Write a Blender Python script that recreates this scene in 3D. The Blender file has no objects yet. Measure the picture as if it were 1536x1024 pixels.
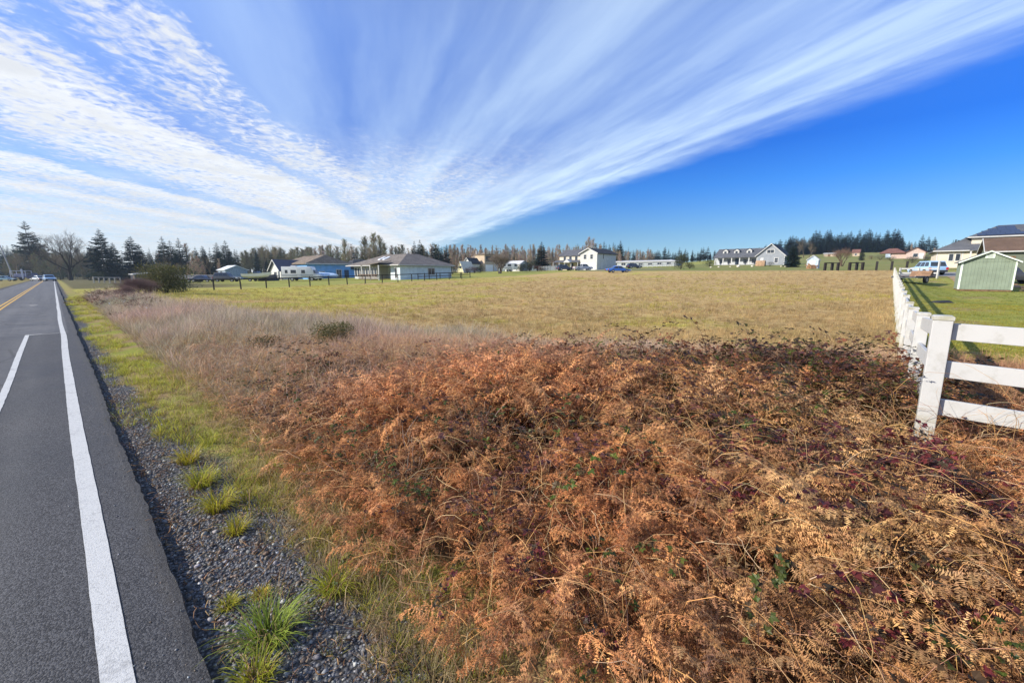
import bpy, math, random
import numpy as np
from mathutils import Vector, Matrix

scene = bpy.context.scene
COL = scene.collection
R = random.Random(11)
rng = np.random.default_rng(11)
PI = math.pi
rad = math.radians

# ------------------------------------------------------------------ layout
# world: camera stands at x=y=0 and looks along +y.  The road runs along A, the
# properties lie square to it along B (a = metres along the road, b = metres off the edge line)
AX, AY = -math.sin(rad(47.8)), math.cos(rad(47.8))
BX, BY = AY, -AX
CAMH, FPX = 1.65, 616.0
HEAD = math.atan2(-AY, -AX)          # heading of a house's own x axis (back along the road)

def W2(a, b): return (AX * a + BX * b, AY * a + BY * b)
def AB(x, y): return (AX * x + AY * y, BX * x + BY * y)

def sstep(t): t = np.clip(t, 0, 1); return t * t * (3 - 2 * t)

KB = [-400, -60, -20, -5, 0.5, 1.2, 3.5, 5.2, 7.6, 10, 12.5, 15, 18, 23, 30, 38, 47, 65, 86, 100, 110, 126, 142, 170, 207, 300, 700]
KZ = [-2, -.4, -.15, -.06, -.06, -.02, .0, .0, -.10, -.18, -.22, -.20, -.14, -.04, .08, .25, .48, .93, 1.95, 2.35, 2.55, 3.1, 3.6, 4.0, 4.5, 5.5, 7]
def road_z(a): return -0.003 * np.clip(np.asarray(a, float) - 20, 0, 190)
def tz(x, y):
    x = np.asarray(x, float); y = np.asarray(y, float)
    a, b = AX * x + AY * y, BX * x + BY * y
    z = np.interp(b, KB, KZ)
    z = z + road_z(a) * np.clip(1 - (b - 5) / 40, 0, 1)
    bump = np.sin(x * .9 + 1.3 * np.sin(y * .7)) * np.sin(y * 1.1 + .8) * .03 + np.sin(x * .31 + 2) * np.sin(y * .27 + 1) * .05
    bump = bump * np.exp(-np.hypot(x, y) / 45)
    z = z - .5 * sstep((-a - .8) / 3.5) * sstep((b - 26) / 16) * sstep((66 - b) / 10)
    z = z + bump * sstep((b - .9) / 2.5) + .4 * bump * sstep((-4.2 - b) / 2)
    z = z + 7.5 * np.exp(-((x - 195) / 105) ** 2 - ((y - 250) / 95) ** 2)
    z = z - 3.2 * sstep((a - 40) / 160) * sstep((b - 70) / 80)
    return z
def gz(x, y): return float(tz(x, y))
def at(u, Y, dz=0):
    """ground point at bearing column u (of 1536) and Y metres ahead"""
    x = (u - 768) / 625 * Y
    return Vector((x, Y, gz(x, Y) + dz))
def pab(a, b, dz=0):
    x, y = W2(a, b); return Vector((x, y, gz(x, y) + dz))

def s(r, g, b):
    f = lambda c: (c / 255 / 12.92) if c / 255 <= .04045 else ((c / 255 + .055) / 1.055) ** 2.4
    return (f(r), f(g), f(b))

# ------------------------------------------------------------------ nodes
class NT:
    def __init__(self, tree):
        self.t = tree; tree.nodes.clear()
    def n(self, typ, ins=None, **props):
        nd = self.t.nodes.new(typ)
        for k, v in props.items(): setattr(nd, k, v)
        for k, v in (ins or {}).items(): self.put(nd.inputs[k], v)
        return nd
    def put(self, sock, v):
        if isinstance(v, bpy.types.NodeSocket): self.t.links.new(v, sock)
        elif v is not None:
            if hasattr(sock, 'default_value') and not isinstance(v, (int, float)):
                v = tuple(v)
                if sock.type == 'RGBA' and len(v) == 3: v = v + (1,)
            sock.default_value = v
    def m(self, op, a, b=None, c=None, clamp=False):
        nd = self.t.nodes.new('ShaderNodeMath'); nd.operation = op; nd.use_clamp = clamp
        for i, v in enumerate((a, b, c)):
            if v is not None: self.put(nd.inputs[i], v)
        return nd.outputs[0]
    def mix(self, f, a, b, mode='MIX'):
        nd = self.t.nodes.new('ShaderNodeMix'); nd.data_type = 'RGBA'; nd.blend_type = mode; nd.clamp_factor = True
        self.put(nd.inputs[0], f); self.put(nd.inputs[6], a); self.put(nd.inputs[7], b)
        return nd.outputs[2]
    def ramp(self, v, lo, hi, a=0., b=1., smooth=True):
        nd = self.t.nodes.new('ShaderNodeMapRange'); nd.interpolation_type = 'SMOOTHSTEP' if smooth else 'LINEAR'
        for i, q in enumerate((v, lo, hi, a, b)): self.put(nd.inputs[i], q)
        return nd.outputs[0]
    def noise(self, vec, scale, detail=3, rough=.55, dist=0):
        nd = self.n('ShaderNodeTexNoise', {'Scale': scale, 'Detail': detail, 'Roughness': rough, 'Distortion': dist})
        if vec is not None: self.put(nd.inputs['Vector'], vec)
        return nd.outputs['Fac']
    def vor(self, vec, scale, feature='F1'):
        nd = self.n('ShaderNodeTexVoronoi', {'Scale': scale}, feature=feature)
        if vec is not None: self.put(nd.inputs['Vector'], vec)
        return nd
    def comb(self, x, y, z=0.): return self.n('ShaderNodeCombineXYZ', {0: x, 1: y, 2: z}).outputs[0]
    def sep(self, v): return self.n('ShaderNodeSeparateXYZ', {0: v}).outputs
    def dot(self, v, w): 
        nd = self.n('ShaderNodeVectorMath', {0: v, 1: w}, operation='DOT_PRODUCT'); return nd.outputs['Value']
    def bump(self, h, strength=.3, dist=.02):
        return self.n('ShaderNodeBump', {'Height': h, 'Strength': strength, 'Distance': dist}).outputs[0]
    def out(self, color, rough=.8, normal=None, spec=.3, metal=0., coat=0., alpha=None, transl=0., emit=None):
        b = self.n('ShaderNodeBsdfPrincipled', {'Base Color': color, 'Roughness': rough, 'Metallic': metal})
        b.inputs['Specular IOR Level'].default_value = spec
        if coat: b.inputs['Coat Weight'].default_value = coat
        if normal is not None: self.put(b.inputs['Normal'], normal)
        sh = b.outputs[0]
        if transl:
            tr = self.n('ShaderNodeBsdfTranslucent', {'Color': color})
            sh = self.n('ShaderNodeMixShader', {0: transl, 1: sh, 2: tr.outputs[0]}).outputs[0]
        o = self.n('ShaderNodeOutputMaterial'); self.t.links.new(sh, o.inputs[0])

def newmat(name):
    m = bpy.data.materials.new(name); m.use_nodes = True
    return m, NT(m.node_tree)

MATS = {}
def plain(name, color, rough=.7, var=.18, scale=3., bump=0., bscale=60., spec=.3, metal=0., coat=0., dirt=0.):
    if name in MATS: return MATS[name]
    m, t = newmat(name)
    P = t.n('ShaderNodeTexCoord').outputs['Object']
    f = t.noise(P, scale, 5, .6)
    k = t.ramp(f, .3, .7, 1 - var, 1 + var)
    c = t.mix(1., color, t.n('ShaderNodeCombineColor', {0: k, 1: k, 2: k}).outputs[0], 'MULTIPLY')
    if dirt:
        d = t.ramp(t.noise(P, scale * 4, 6, .7), .52, .72, 0, dirt)
        c = t.mix(d, c, (.16, .13, .09))
    nrm = t.bump(t.noise(P, bscale, 4, .6), bump, .02) if bump else None
    t.out(c, rough, nrm, spec, metal, coat)
    MATS[name] = m; return m

def lined(name, color, axis='Z', pitch=.15, rough=.75, depth=.5, var=.12, dark=.75, duty=.08, dirt=0.):
    """siding / boards: thin grooves across the object's own axis"""
    m, t = newmat(name)
    P = t.n('ShaderNodeTexCoord').outputs['Object']
    xs = t.sep(P)
    v = {'X': xs[0], 'Y': xs[1], 'Z': xs[2], 'XY': t.m('ADD', xs[0], xs[1])}[axis]
    fr = t.m('FRACT', t.m('DIVIDE', v, pitch))
    g = t.ramp(fr, 0, duty, dark, 1.)
    f = t.ramp(t.noise(P, 1.3, 6, .65), .3, .7, 1 - var, 1 + var)
    k = t.m('MULTIPLY', g, f)
    c = t.mix(1., color, t.n('ShaderNodeCombineColor', {0: k, 1: k, 2: k}).outputs[0], 'MULTIPLY')
    if dirt:
        c = t.mix(t.ramp(t.noise(P, 5, 6, .7), .5, .75, 0, dirt), c, (.18, .15, .11))
    t.out(c, rough, t.bump(t.m('ADD', fr, t.m('MULTIPLY', g, .5)), depth, .01))
    return m

def shingle(name, c1, c2):
    m, t = newmat(name)
    P = t.n('ShaderNodeTexCoord').outputs['Object']
    xs = t.sep(P)
    v = t.comb(t.m('MULTIPLY', t.m('ADD', xs[0], xs[1]), 3.), t.m('MULTIPLY', xs[2], 14.), 0.)
    br = t.n('ShaderNodeTexBrick', {'Vector': v, 'Scale': 1., 'Color1': c1, 'Color2': c2, 'Mortar': tuple(q * .5 for q in c1), 'Mortar Size': .04})
    f = t.ramp(t.noise(P, .8, 6, .65), .3, .7, .82, 1.2)
    c = t.mix(1., br.outputs[0], t.n('ShaderNodeCombineColor', {0: f, 1: f, 2: f}).outputs[0], 'MULTIPLY')
    t.out(c, .9, t.bump(t.noise(P, 30, 3), .4, .02), .2)
    return m

def glass_mat():
    m, t = newmat('window_glass')
    P = t.n('ShaderNodeTexCoord').outputs['Object']
    c = t.mix(t.noise(P, 2., 2), (.015, .02, .03), (.05, .06, .075))
    t.out(c, .06, None, .6); return m

def leaf_mat(name, rough=.75, transl=.22, spec=.2):
    m, t = newmat(name)
    c = t.n('ShaderNodeAttribute', attribute_name='col').outputs['Color']
    t.out(c, rough, None, spec, transl=transl); return m

# ------------------------------------------------------------------ tagging / objects
def tag(o, label=None, cat=None, group=None, kind=None):
    if label: o['label'] = label
    if cat: o['category'] = cat
    if group: o['group'] = group
    if kind: o['kind'] = kind
    return o

def empty(name, loc, rz=0., label=None, cat=None, group=None):
    o = bpy.data.objects.new(name, None); COL.objects.link(o)
    o.location = loc; o.rotation_euler = (0, 0, rz); o.empty_display_size = .2
    return tag(o, label, cat, group)

class MB:
    """collects polygons; build() makes one mesh object"""
    def __init__(self): self.v = []; self.f = []
    def poly(self, pts):
        i = len(self.v); self.v += [tuple(p) for p in pts]; self.f.append(tuple(range(i, i + len(pts)))); return self
    def box(self, x0, x1, y0, y1, z0, z1):
        return self.hexa([(x0, y0, z0), (x1, y0, z0), (x1, y1, z0), (x0, y1, z0)], [(x0, y0, z1), (x1, y0, z1), (x1, y1, z1), (x0, y1, z1)])
    def hexa(self, lo, hi):
        i = len(self.v); n = len(lo); self.v += [tuple(p) for p in lo] + [tuple(p) for p in hi]
        self.f.append(tuple(i + k for k in reversed(range(n)))); self.f.append(tuple(i + n + k for k in range(n)))
        for k in range(n):
            j = (k + 1) % n; self.f.append((i + k, i + j, i + n + j, i + n + k))
        return self
    def slab(self, pts, th):
        """polygon (counter-clockwise from outside) thickened inward"""
        P = [Vector(p) for p in pts]; n = (P[1] - P[0]).cross(P[-1] - P[0]).normalized()
        return self.hexa([p - n * th for p in P], P)
    def prism_x(self, prof, x0, x1):
        """profile of (y,z) swept along x"""
        return self.hexa([(x0, y, z) for y, z in prof], [(x1, y, z) for y, z in prof])
    def prism_y(self, prof, y0, y1):
        return self.hexa([(x, y1, z) for x, z in prof], [(x, y0, z) for x, z in prof])
    def bar(self, p, q, w, h=None):
        h = h or w; p = Vector(p); q = Vector(q); d = (q - p).normalized()
        up = Vector((0, 0, 1)) if abs(d.z) < .95 else Vector((0, 1, 0))
        r = d.cross(up).normalized(); u = r.cross(d)
        c = [(-1, -1), (1, -1), (1, 1), (-1, 1)]
        return self.hexa([p + r * (w / 2 * i) + u * (h / 2 * j) for i, j in c], [q + r * (w / 2 * i) + u * (h / 2 * j) for i, j in c])
    def tube(self, pts, rads, n=6):
        P = [Vector(p) for p in pts]; base = len(self.v); m = len(P)
        for k, p in enumerate(P):
            d = (P[min(k + 1, m - 1)] - P[max(k - 1, 0)]).normalized()
            a = Vector((1, 0, 0)) if abs(d.x) < .8 else Vector((0, 1, 0))
            r = d.cross(a).normalized(); u = d.cross(r)
            for j in range(n):
                t = 2 * PI * j / n
                self.v.append(tuple(p + (r * math.cos(t) + u * math.sin(t)) * rads[k]))
        for k in range(m - 1):
            for j in range(n):
                a0, a1 = base + k * n + j, base + k * n + (j + 1) % n
                self.f.append((a0, a1, a1 + n, a0 + n))
        self.f.append(tuple(base + j for j in reversed(range(n)))); self.f.append(tuple(base + (m - 1) * n + j for j in range(n)))
        return self
    def cyl(self, p, q, r, n=16): return self.tube([p, q], [r, r], n)
    def build(self, name, mat, parent=None, bevel=0., smooth=False):
        me = bpy.data.meshes.new(name); me.from_pydata(self.v, [], self.f)
        import bmesh
        bm = bmesh.new(); bm.from_mesh(me)
        bmesh.ops.recalc_face_normals(bm, faces=bm.faces)
        if bevel: 
            bmesh.ops.remove_doubles(bm, verts=bm.verts, dist=1e-5)
            bmesh.ops.bevel(bm, geom=[e for e in bm.edges if len(e.link_faces) == 2 and e.calc_face_angle(0) > .5], offset=bevel, segments=2, profile=.6, affect='EDGES')
        bm.to_mesh(me); bm.free()
        if smooth:
            for p in me.polygons: p.use_smooth = True
            if hasattr(me, 'set_sharp_from_angle'): me.set_sharp_from_angle(angle=rad(40))
        o = bpy.data.objects.new(name, me); COL.objects.link(o)
        if mat: me.materials.append(mat)
        if parent: o.parent = parent
        return o

# ------------------------------------------------------------------ leaf-sized geometry, all triangles with a colour per vertex
class Proto:
    def __init__(self): self.v = []; self.f = []; self.c = []
    def pt(self, p, c): self.v.append(tuple(p)); self.c.append(tuple(c)); return len(self.v) - 1
    def tri(self, p, q, r, c):
        i = [self.pt(x, c) for x in (p, q, r)]; self.f.append(tuple(i))
    def quad(self, p, q, r, t, c, c2=None):
        c2 = c2 or c
        i = [self.pt(p, c), self.pt(q, c), self.pt(r, c2), self.pt(t, c2)]
        self.f += [(i[0], i[1], i[2]), (i[0], i[2], i[3])]
    def ribbon(self, pts, ws, side, c0, c1=None, tip=True):
        c1 = c1 or c0; m = len(pts); prev = None
        for k, p in enumerate(pts):
            t = k / (m - 1); c = [c0[i] + (c1[i] - c0[i]) * t for i in range(3)]
            p = Vector(p)
            if k == m - 1 and tip:
                i = self.pt(p, c); self.f.append((prev[0], prev[1], i))
            else:
                w = Vector(side) * (ws[k] / 2); cur = (self.pt(p - w, c), self.pt(p + w, c))
                if prev: self.f += [(prev[0], prev[1], cur[1]), (prev[0], cur[1], cur[0])]
                prev = cur
    def leaf(self, p, d, n, L, w, c, fold=.15):
        """pointed leaf folded along its midrib"""
        p = Vector(p); d = Vector(d).normalized(); sd = d.cross(Vector(n)).normalized(); n = sd.cross(d)
        tip = p + d * L - n * (L * .18); mid = p + d * (L * .45)
        l = mid - sd * (w / 2) + n * (w * fold); r = mid + sd * (w / 2) + n * (w * fold)
        c2 = tuple(x * .85 for x in c)
        a = [self.pt(q, c) for q in (p, r, tip, mid)]; b = [self.pt(q, c2) for q in (p, l, tip, mid)]
        self.f += [(a[0], a[1], a[3]), (a[3], a[1], a[2]), (b[0], b[3], b[1]), (b[3], b[2], b[1])]
    def tube(self, pts, rads, c0, c1=None, n=3):
        c1 = c1 or c0; P = [Vector(p) for p in pts]; m = len(P); base = len(self.v)
        for k, p in enumerate(P):
            d = (P[min(k + 1, m - 1)] - P[max(k - 1, 0)]).normalized()
            a = Vector((1, 0, 0)) if abs(d.x) < .8 else Vector((0, 1, 0))
            r = d.cross(a).normalized(); u = d.cross(r); t = k / (m - 1)
            c = [c0[i] + (c1[i] - c0[i]) * t for i in range(3)]
            for j in range(n):
                q = 2 * PI * j / n; self.pt(p + (r * math.cos(q) + u * math.sin(q)) * rads[k], c)
        for k in range(m - 1):
            for j in range(n):
                a0, a1 = base + k * n + j, base + k * n + (j + 1) % n
                self.f += [(a0, a1, a1 + n), (a0, a1 + n, a0 + n)]
    def arr(self):
        return np.array(self.v, np.float32), np.array(self.f, np.int32), np.array(self.c, np.float32)

def mesh_np(name, V, F, C, mat):
    me = bpy.data.meshes.new(name)
    me.vertices.add(len(V)); me.vertices.foreach_set('co', np.ascontiguousarray(V, np.float32).ravel())
    me.loops.add(F.size); me.loops.foreach_set('vertex_index', np.ascontiguousarray(F, np.int32).ravel())
    me.polygons.add(len(F))
    me.polygons.foreach_set('loop_start', np.arange(0, F.size, 3, dtype=np.int32))
    me.update(calc_edges=True); me.validate()
    a = me.attributes.new('col', 'FLOAT_COLOR', 'POINT')
    a.data.foreach_set('color', np.concatenate([np.clip(C, 0, 1), np.ones((len(C), 1), np.float32)], 1).astype(np.float32).ravel())
    me.materials.append(mat)
    return me

def proto_mesh(name, P, mat):
    V, F, C = P.arr(); return mesh_np(name, V, F, C, mat)

def scatter(name, protos, pos, idx, yaw, scale, tilt, tint, mat, zs=None):
    """merge many small plants into one mesh object"""
    Vs, Fs, Cs = [], [], []; off = 0
    tdir = rng.uniform(0, 2 * PI, len(pos))
    for k, P in enumerate(protos):
        s_ = np.where(idx == k)[0]
        if not len(s_): continue
        V, F, C = P.arr()
        cy, sy = np.cos(yaw[s_]), np.sin(yaw[s_]); n = len(s_)
        M = np.zeros((n, 3, 3)); M[:, 0, 0] = cy; M[:, 0, 1] = -sy; M[:, 1, 0] = sy; M[:, 1, 1] = cy; M[:, 2, 2] = 1
        ax, ay = np.cos(tdir[s_]), np.sin(tdir[s_]); ct, st = np.cos(tilt[s_]), np.sin(tilt[s_])
        T = np.zeros((n, 3, 3))                                # rodrigues about a horizontal axis
        T[:, 0, 0] = ct + ax * ax * (1 - ct); T[:, 0, 1] = ax * ay * (1 - ct); T[:, 0, 2] = ay * st
        T[:, 1, 0] = ax * ay * (1 - ct); T[:, 1, 1] = ct + ay * ay * (1 - ct); T[:, 1, 2] = -ax * st
        T[:, 2, 0] = -ay * st; T[:, 2, 1] = ax * st; T[:, 2, 2] = ct
        M = np.einsum('nij,njk->nik', T, M) * scale[s_][:, None, None]
        if zs is not None: M[:, 2, :] *= zs[s_][:, None]
        X = np.einsum('nij,vj->nvi', M, V) + pos[s_][:, None, :]
        Vs.append(X.reshape(-1, 3).astype(np.float32))
        Fs.append((F[None] + (off + np.arange(n) * len(V))[:, None, None]).reshape(-1, 3))
        Cs.append((C[None] * tint[s_][:, None, :]).reshape(-1, 3))
        off += n * len(V)
    me = mesh_np(name, np.concatenate(Vs), np.concatenate(Fs), np.concatenate(Cs), mat)
    o = bpy.data.objects.new(name, me); COL.objects.link(o); return o

def vnoise(x, y, f, seed=0):
    """cheap smooth value noise 0..1"""
    x = np.asarray(x) * f; y = np.asarray(y) * f
    xi, yi = np.floor(x).astype(int), np.floor(y).astype(int); u, v = sstep(x - xi), sstep(y - yi)
    def h(i, j):
        q = np.sin(i * 127.1 + j * 311.7 + seed * 74.7) * 43758.5453; return q - np.floor(q)
    return (h(xi, yi) * (1 - u) + h(xi + 1, yi) * u) * (1 - v) + (h(xi, yi + 1) * (1 - u) + h(xi + 1, yi + 1) * u) * v

# ------------------------------------------------------------------ camera
cam = bpy.data.cameras.new('camera'); co = bpy.data.objects.new('camera', cam); COL.objects.link(co)
cam.sensor_width = 36; cam.lens = 36 * FPX / 1536; cam.clip_start = .05; cam.clip_end = 6000
co.location = (0, 0, CAMH); co.rotation_euler = (PI / 2 - math.atan(103 / FPX), 0, 0)
scene.camera = co
scene.view_settings.view_transform = 'Standard'; scene.view_settings.look = 'None'
scene.view_settings.exposure = .7; scene.view_settings.gamma = 1

# ------------------------------------------------------------------ light and sky
SUN_AZ, SUN_EL = -101., 26.
sd = bpy.data.lights.new('sun', 'SUN'); sd.energy = 4.5; sd.angle = rad(.55); sd.color = (1., .93, .82)
so = bpy.data.objects.new('sun', sd); COL.objects.link(so)
to_sun = Vector((math.sin(rad(SUN_AZ)) * math.cos(rad(SUN_EL)), math.cos(rad(SUN_AZ)) * math.cos(rad(SUN_EL)), math.sin(rad(SUN_EL))))
so.rotation_euler = to_sun.to_track_quat('Z', 'Y').to_euler(); so.location = to_sun * 60

world = bpy.data.worlds.new('World'); scene.world = world; world.use_nodes = True
w = NT(world.node_tree)
sky = w.n('ShaderNodeTexSky', sky_type='NISHITA', sun_disc=False, sun_elevation=rad(SUN_EL), sun_rotation=rad(SUN_AZ % 360), air_density=1.2, dust_density=0., ozone_density=3.5, altitude=100)
_z = w.sep(w.n('ShaderNodeTexCoord').outputs['Generated'])[2]
cr = w.n('ShaderNodeValToRGB', {0: _z}); el = cr.color_ramp.elements
for p_, c_ in ((0., (.5, .72, 1.15)), (.083, (.38, .60, .96)), (.18, (.15, .49, 1.1)), (.25, (.085, .39, 1.08)), (.45, (.24, .64, 1.46))):
    e_ = el[0] if p_ == 0. else el.new(p_); e_.color = (*(q / 1.3 for q in c_), 1)
el[-1].color = (.3, .5, 1., 1); el[-1].position = 1.
skyc = w.mix(1., w.mix(1., sky.outputs[0], cr.outputs[0], 'MULTIPLY'), (1.3, 1.3, 1.3), 'MULTIPLY')
D = w.n('ShaderNodeTexCoord').outputs['Generated']
dx, dy, dz = w.sep(D)
zz = w.m('MAXIMUM', dz, .012)
px, py = w.m('DIVIDE', dx, zz), w.m('DIVIDE', dy, zz)
def rot(phi):
    c, sn = math.cos(rad(phi)), math.sin(rad(phi))
    r = w.m('ADD', w.m('MULTIPLY', px, c), w.m('MULTIPLY', py, sn))
    q = w.m('SUBTRACT', w.m('MULTIPLY', py, c), w.m('MULTIPLY', px, sn))
    return r, q
r1, q1 = rot(18.9); r2, q2 = rot(7.)
# thin veil of cirrus with a straight right-hand edge, combed along its length
wob = w.m('MULTIPLY', w.m('SUBTRACT', w.noise(w.comb(w.m('MULTIPLY', r1, .9), w.m('MULTIPLY', q1, .8)), 1.3, 4, .6), .5), .55)
edge = w.ramp(w.m('ADD', r1, wob), 2.35, 3.02, 1., 0.)
streak = w.noise(w.comb(w.m('ADD', r1, w.m('MULTIPLY', wob, .3)), w.m('MULTIPLY', q1, .1)), 1.7, 5, .5)
fine = w.noise(w.comb(w.m('MULTIPLY', r1, 3.), w.m('MULTIPLY', q1, .55)), 2.0, 6, .6, .4)
veil = w.m('MULTIPLY', edge, w.ramp(w.m('ADD', w.m('MULTIPLY', streak, .86), w.m('MULTIPLY', fine, .14)), .32, .7, .25, .82))
veil = w.m('MULTIPLY', veil, w.ramp(r1, -1.3, 1.1, .5, 1.))
veil = w.m('MULTIPLY', veil, w.ramp(dz, .02, .42, 1.05, .80))
edgeband = w.m('MULTIPLY', w.ramp(r1, 1.2, 2.7, 0., .3), w.m('MULTIPLY', edge, w.ramp(fine, .35, .65)))
veil = w.m('ADD', veil, w.m('MULTIPLY', edgeband, .7), clamp=True)
# rippled altocumulus on the left, in long banks of different weight
puff = w.noise(w.comb(r2, w.m('MULTIPLY', q2, .7), 1.), 3.4, 5, .6)
rw = w.m('ADD', r2, w.m('MULTIPLY', w.m('SUBTRACT', w.noise(w.comb(w.m('MULTIPLY', r2, .8), w.m('MULTIPLY', q2, .45), 4.), 1.2, 4, .6), .5), 1.05))
bk = w.n('ShaderNodeValToRGB', {0: w.m('DIVIDE', w.m('ADD', rw, 8.), 8.)}); bk.color_ramp.interpolation = 'EASE'; el = bk.color_ramp.elements
for r_, v_ in ((-8., .5), (-6.4, .62), (-5.7, .42), (-5.1, .78), (-4.5, .46), (-3.85, .84), (-3.5, .24), (-3.3, .26), (-2.98, .72), (-2.45, .82), (-2.1, .95), (-1.84, .6), (-1.66, .22), (-1.45, .56), (-1.2, .58), (-.98, .0)):
    e_ = el[0] if r_ == -8. else el.new((r_ + 8) / 8); e_.color = (v_, v_, v_, 1)
el[-1].position = 1.; el[-1].color = (0, 0, 0, 1)
bank = w.n('ShaderNodeSeparateColor', {0: bk.outputs[0]}).outputs[0]
cells = w.noise(w.comb(w.m('MULTIPLY', r2, 1.2), w.m('MULTIPLY', q2, .9), 7.), 13., 4, .6, .5)
dens = w.m('ADD', bank, w.m('ADD', w.m('MULTIPLY', w.m('SUBTRACT', puff, .5), 1.1), w.m('MULTIPLY', w.m('SUBTRACT', cells, .5), 1.5)))
alto = w.m('MULTIPLY', w.ramp(dens, .22, .95, 0., 1.), w.ramp(bank, .0, .2))
rip = w.noise(w.comb(w.m('MULTIPLY', r2, 1.4), w.m('MULTIPLY', q2, .9), 5.), 11., 4, .6, .4)
ripm = w.m('MULTIPLY', w.m('MULTIPLY', w.ramp(r2, -2.1, -1.1), w.ramp(w.m('ADD', r1, wob), .7, 2.3, 1., 0.)), w.ramp(w.m('ADD', dz, w.m('MULTIPLY', w.m('SUBTRACT', puff, .5), .12)), .14, .31, 1., 0.))
ripple = w.m('MULTIPLY', ripm, w.ramp(w.m('ADD', w.m('MULTIPLY', rip, .62), w.m('MULTIPLY', puff, .38)), .40, .60, .25, .92))
lowl = w.ramp(r2, -3.2, -1.2, .46, .7)
lowfill = w.m('MAXIMUM', ripple, w.m('MULTIPLY', w.m('MULTIPLY', lowl, w.ramp(dz, .02, .30, 1., 0.)), w.ramp(w.m('ADD', r1, wob), 1.4, 2.95, 1., 0.)))
lowtex = w.ramp(w.noise(w.comb(w.m('MULTIPLY', r2, .5), w.m('MULTIPLY', q2, .5), 2.), 3., 6, .65), .3, .65, .55, 1.2)
solid = w.m('SUBTRACT', 1., w.m('MULTIPLY', w.m('SUBTRACT', 1., w.m('MULTIPLY', alto, .95)), w.m('SUBTRACT', 1., w.m('MULTIPLY', lowfill, lowtex))))
warm = w.m('MULTIPLY', w.ramp(dz, .02, .2, 1., 0.), w.ramp(dx, -.8, 0., 1., 0.))
cc = w.mix(warm, (6.75, 6.95, 7.15), (6.8, 6.5, 6.3))
shade_in = w.ramp(puff, .3, .7, 1.05, .87)
cc = w.mix(1., cc, w.n('ShaderNodeCombineColor', {0: shade_in, 1: shade_in, 2: shade_in}).outputs[0], 'MULTIPLY')
colr = w.mix(solid, w.mix(veil, skyc, (5.7, 7.2, 8.5)), cc)
bg = w.n('ShaderNodeBackground', {'Color': colr, 'Strength': .088})
wo = w.n('ShaderNodeOutputWorld'); w.t.links.new(bg.outputs[0], wo.inputs[0])
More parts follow.
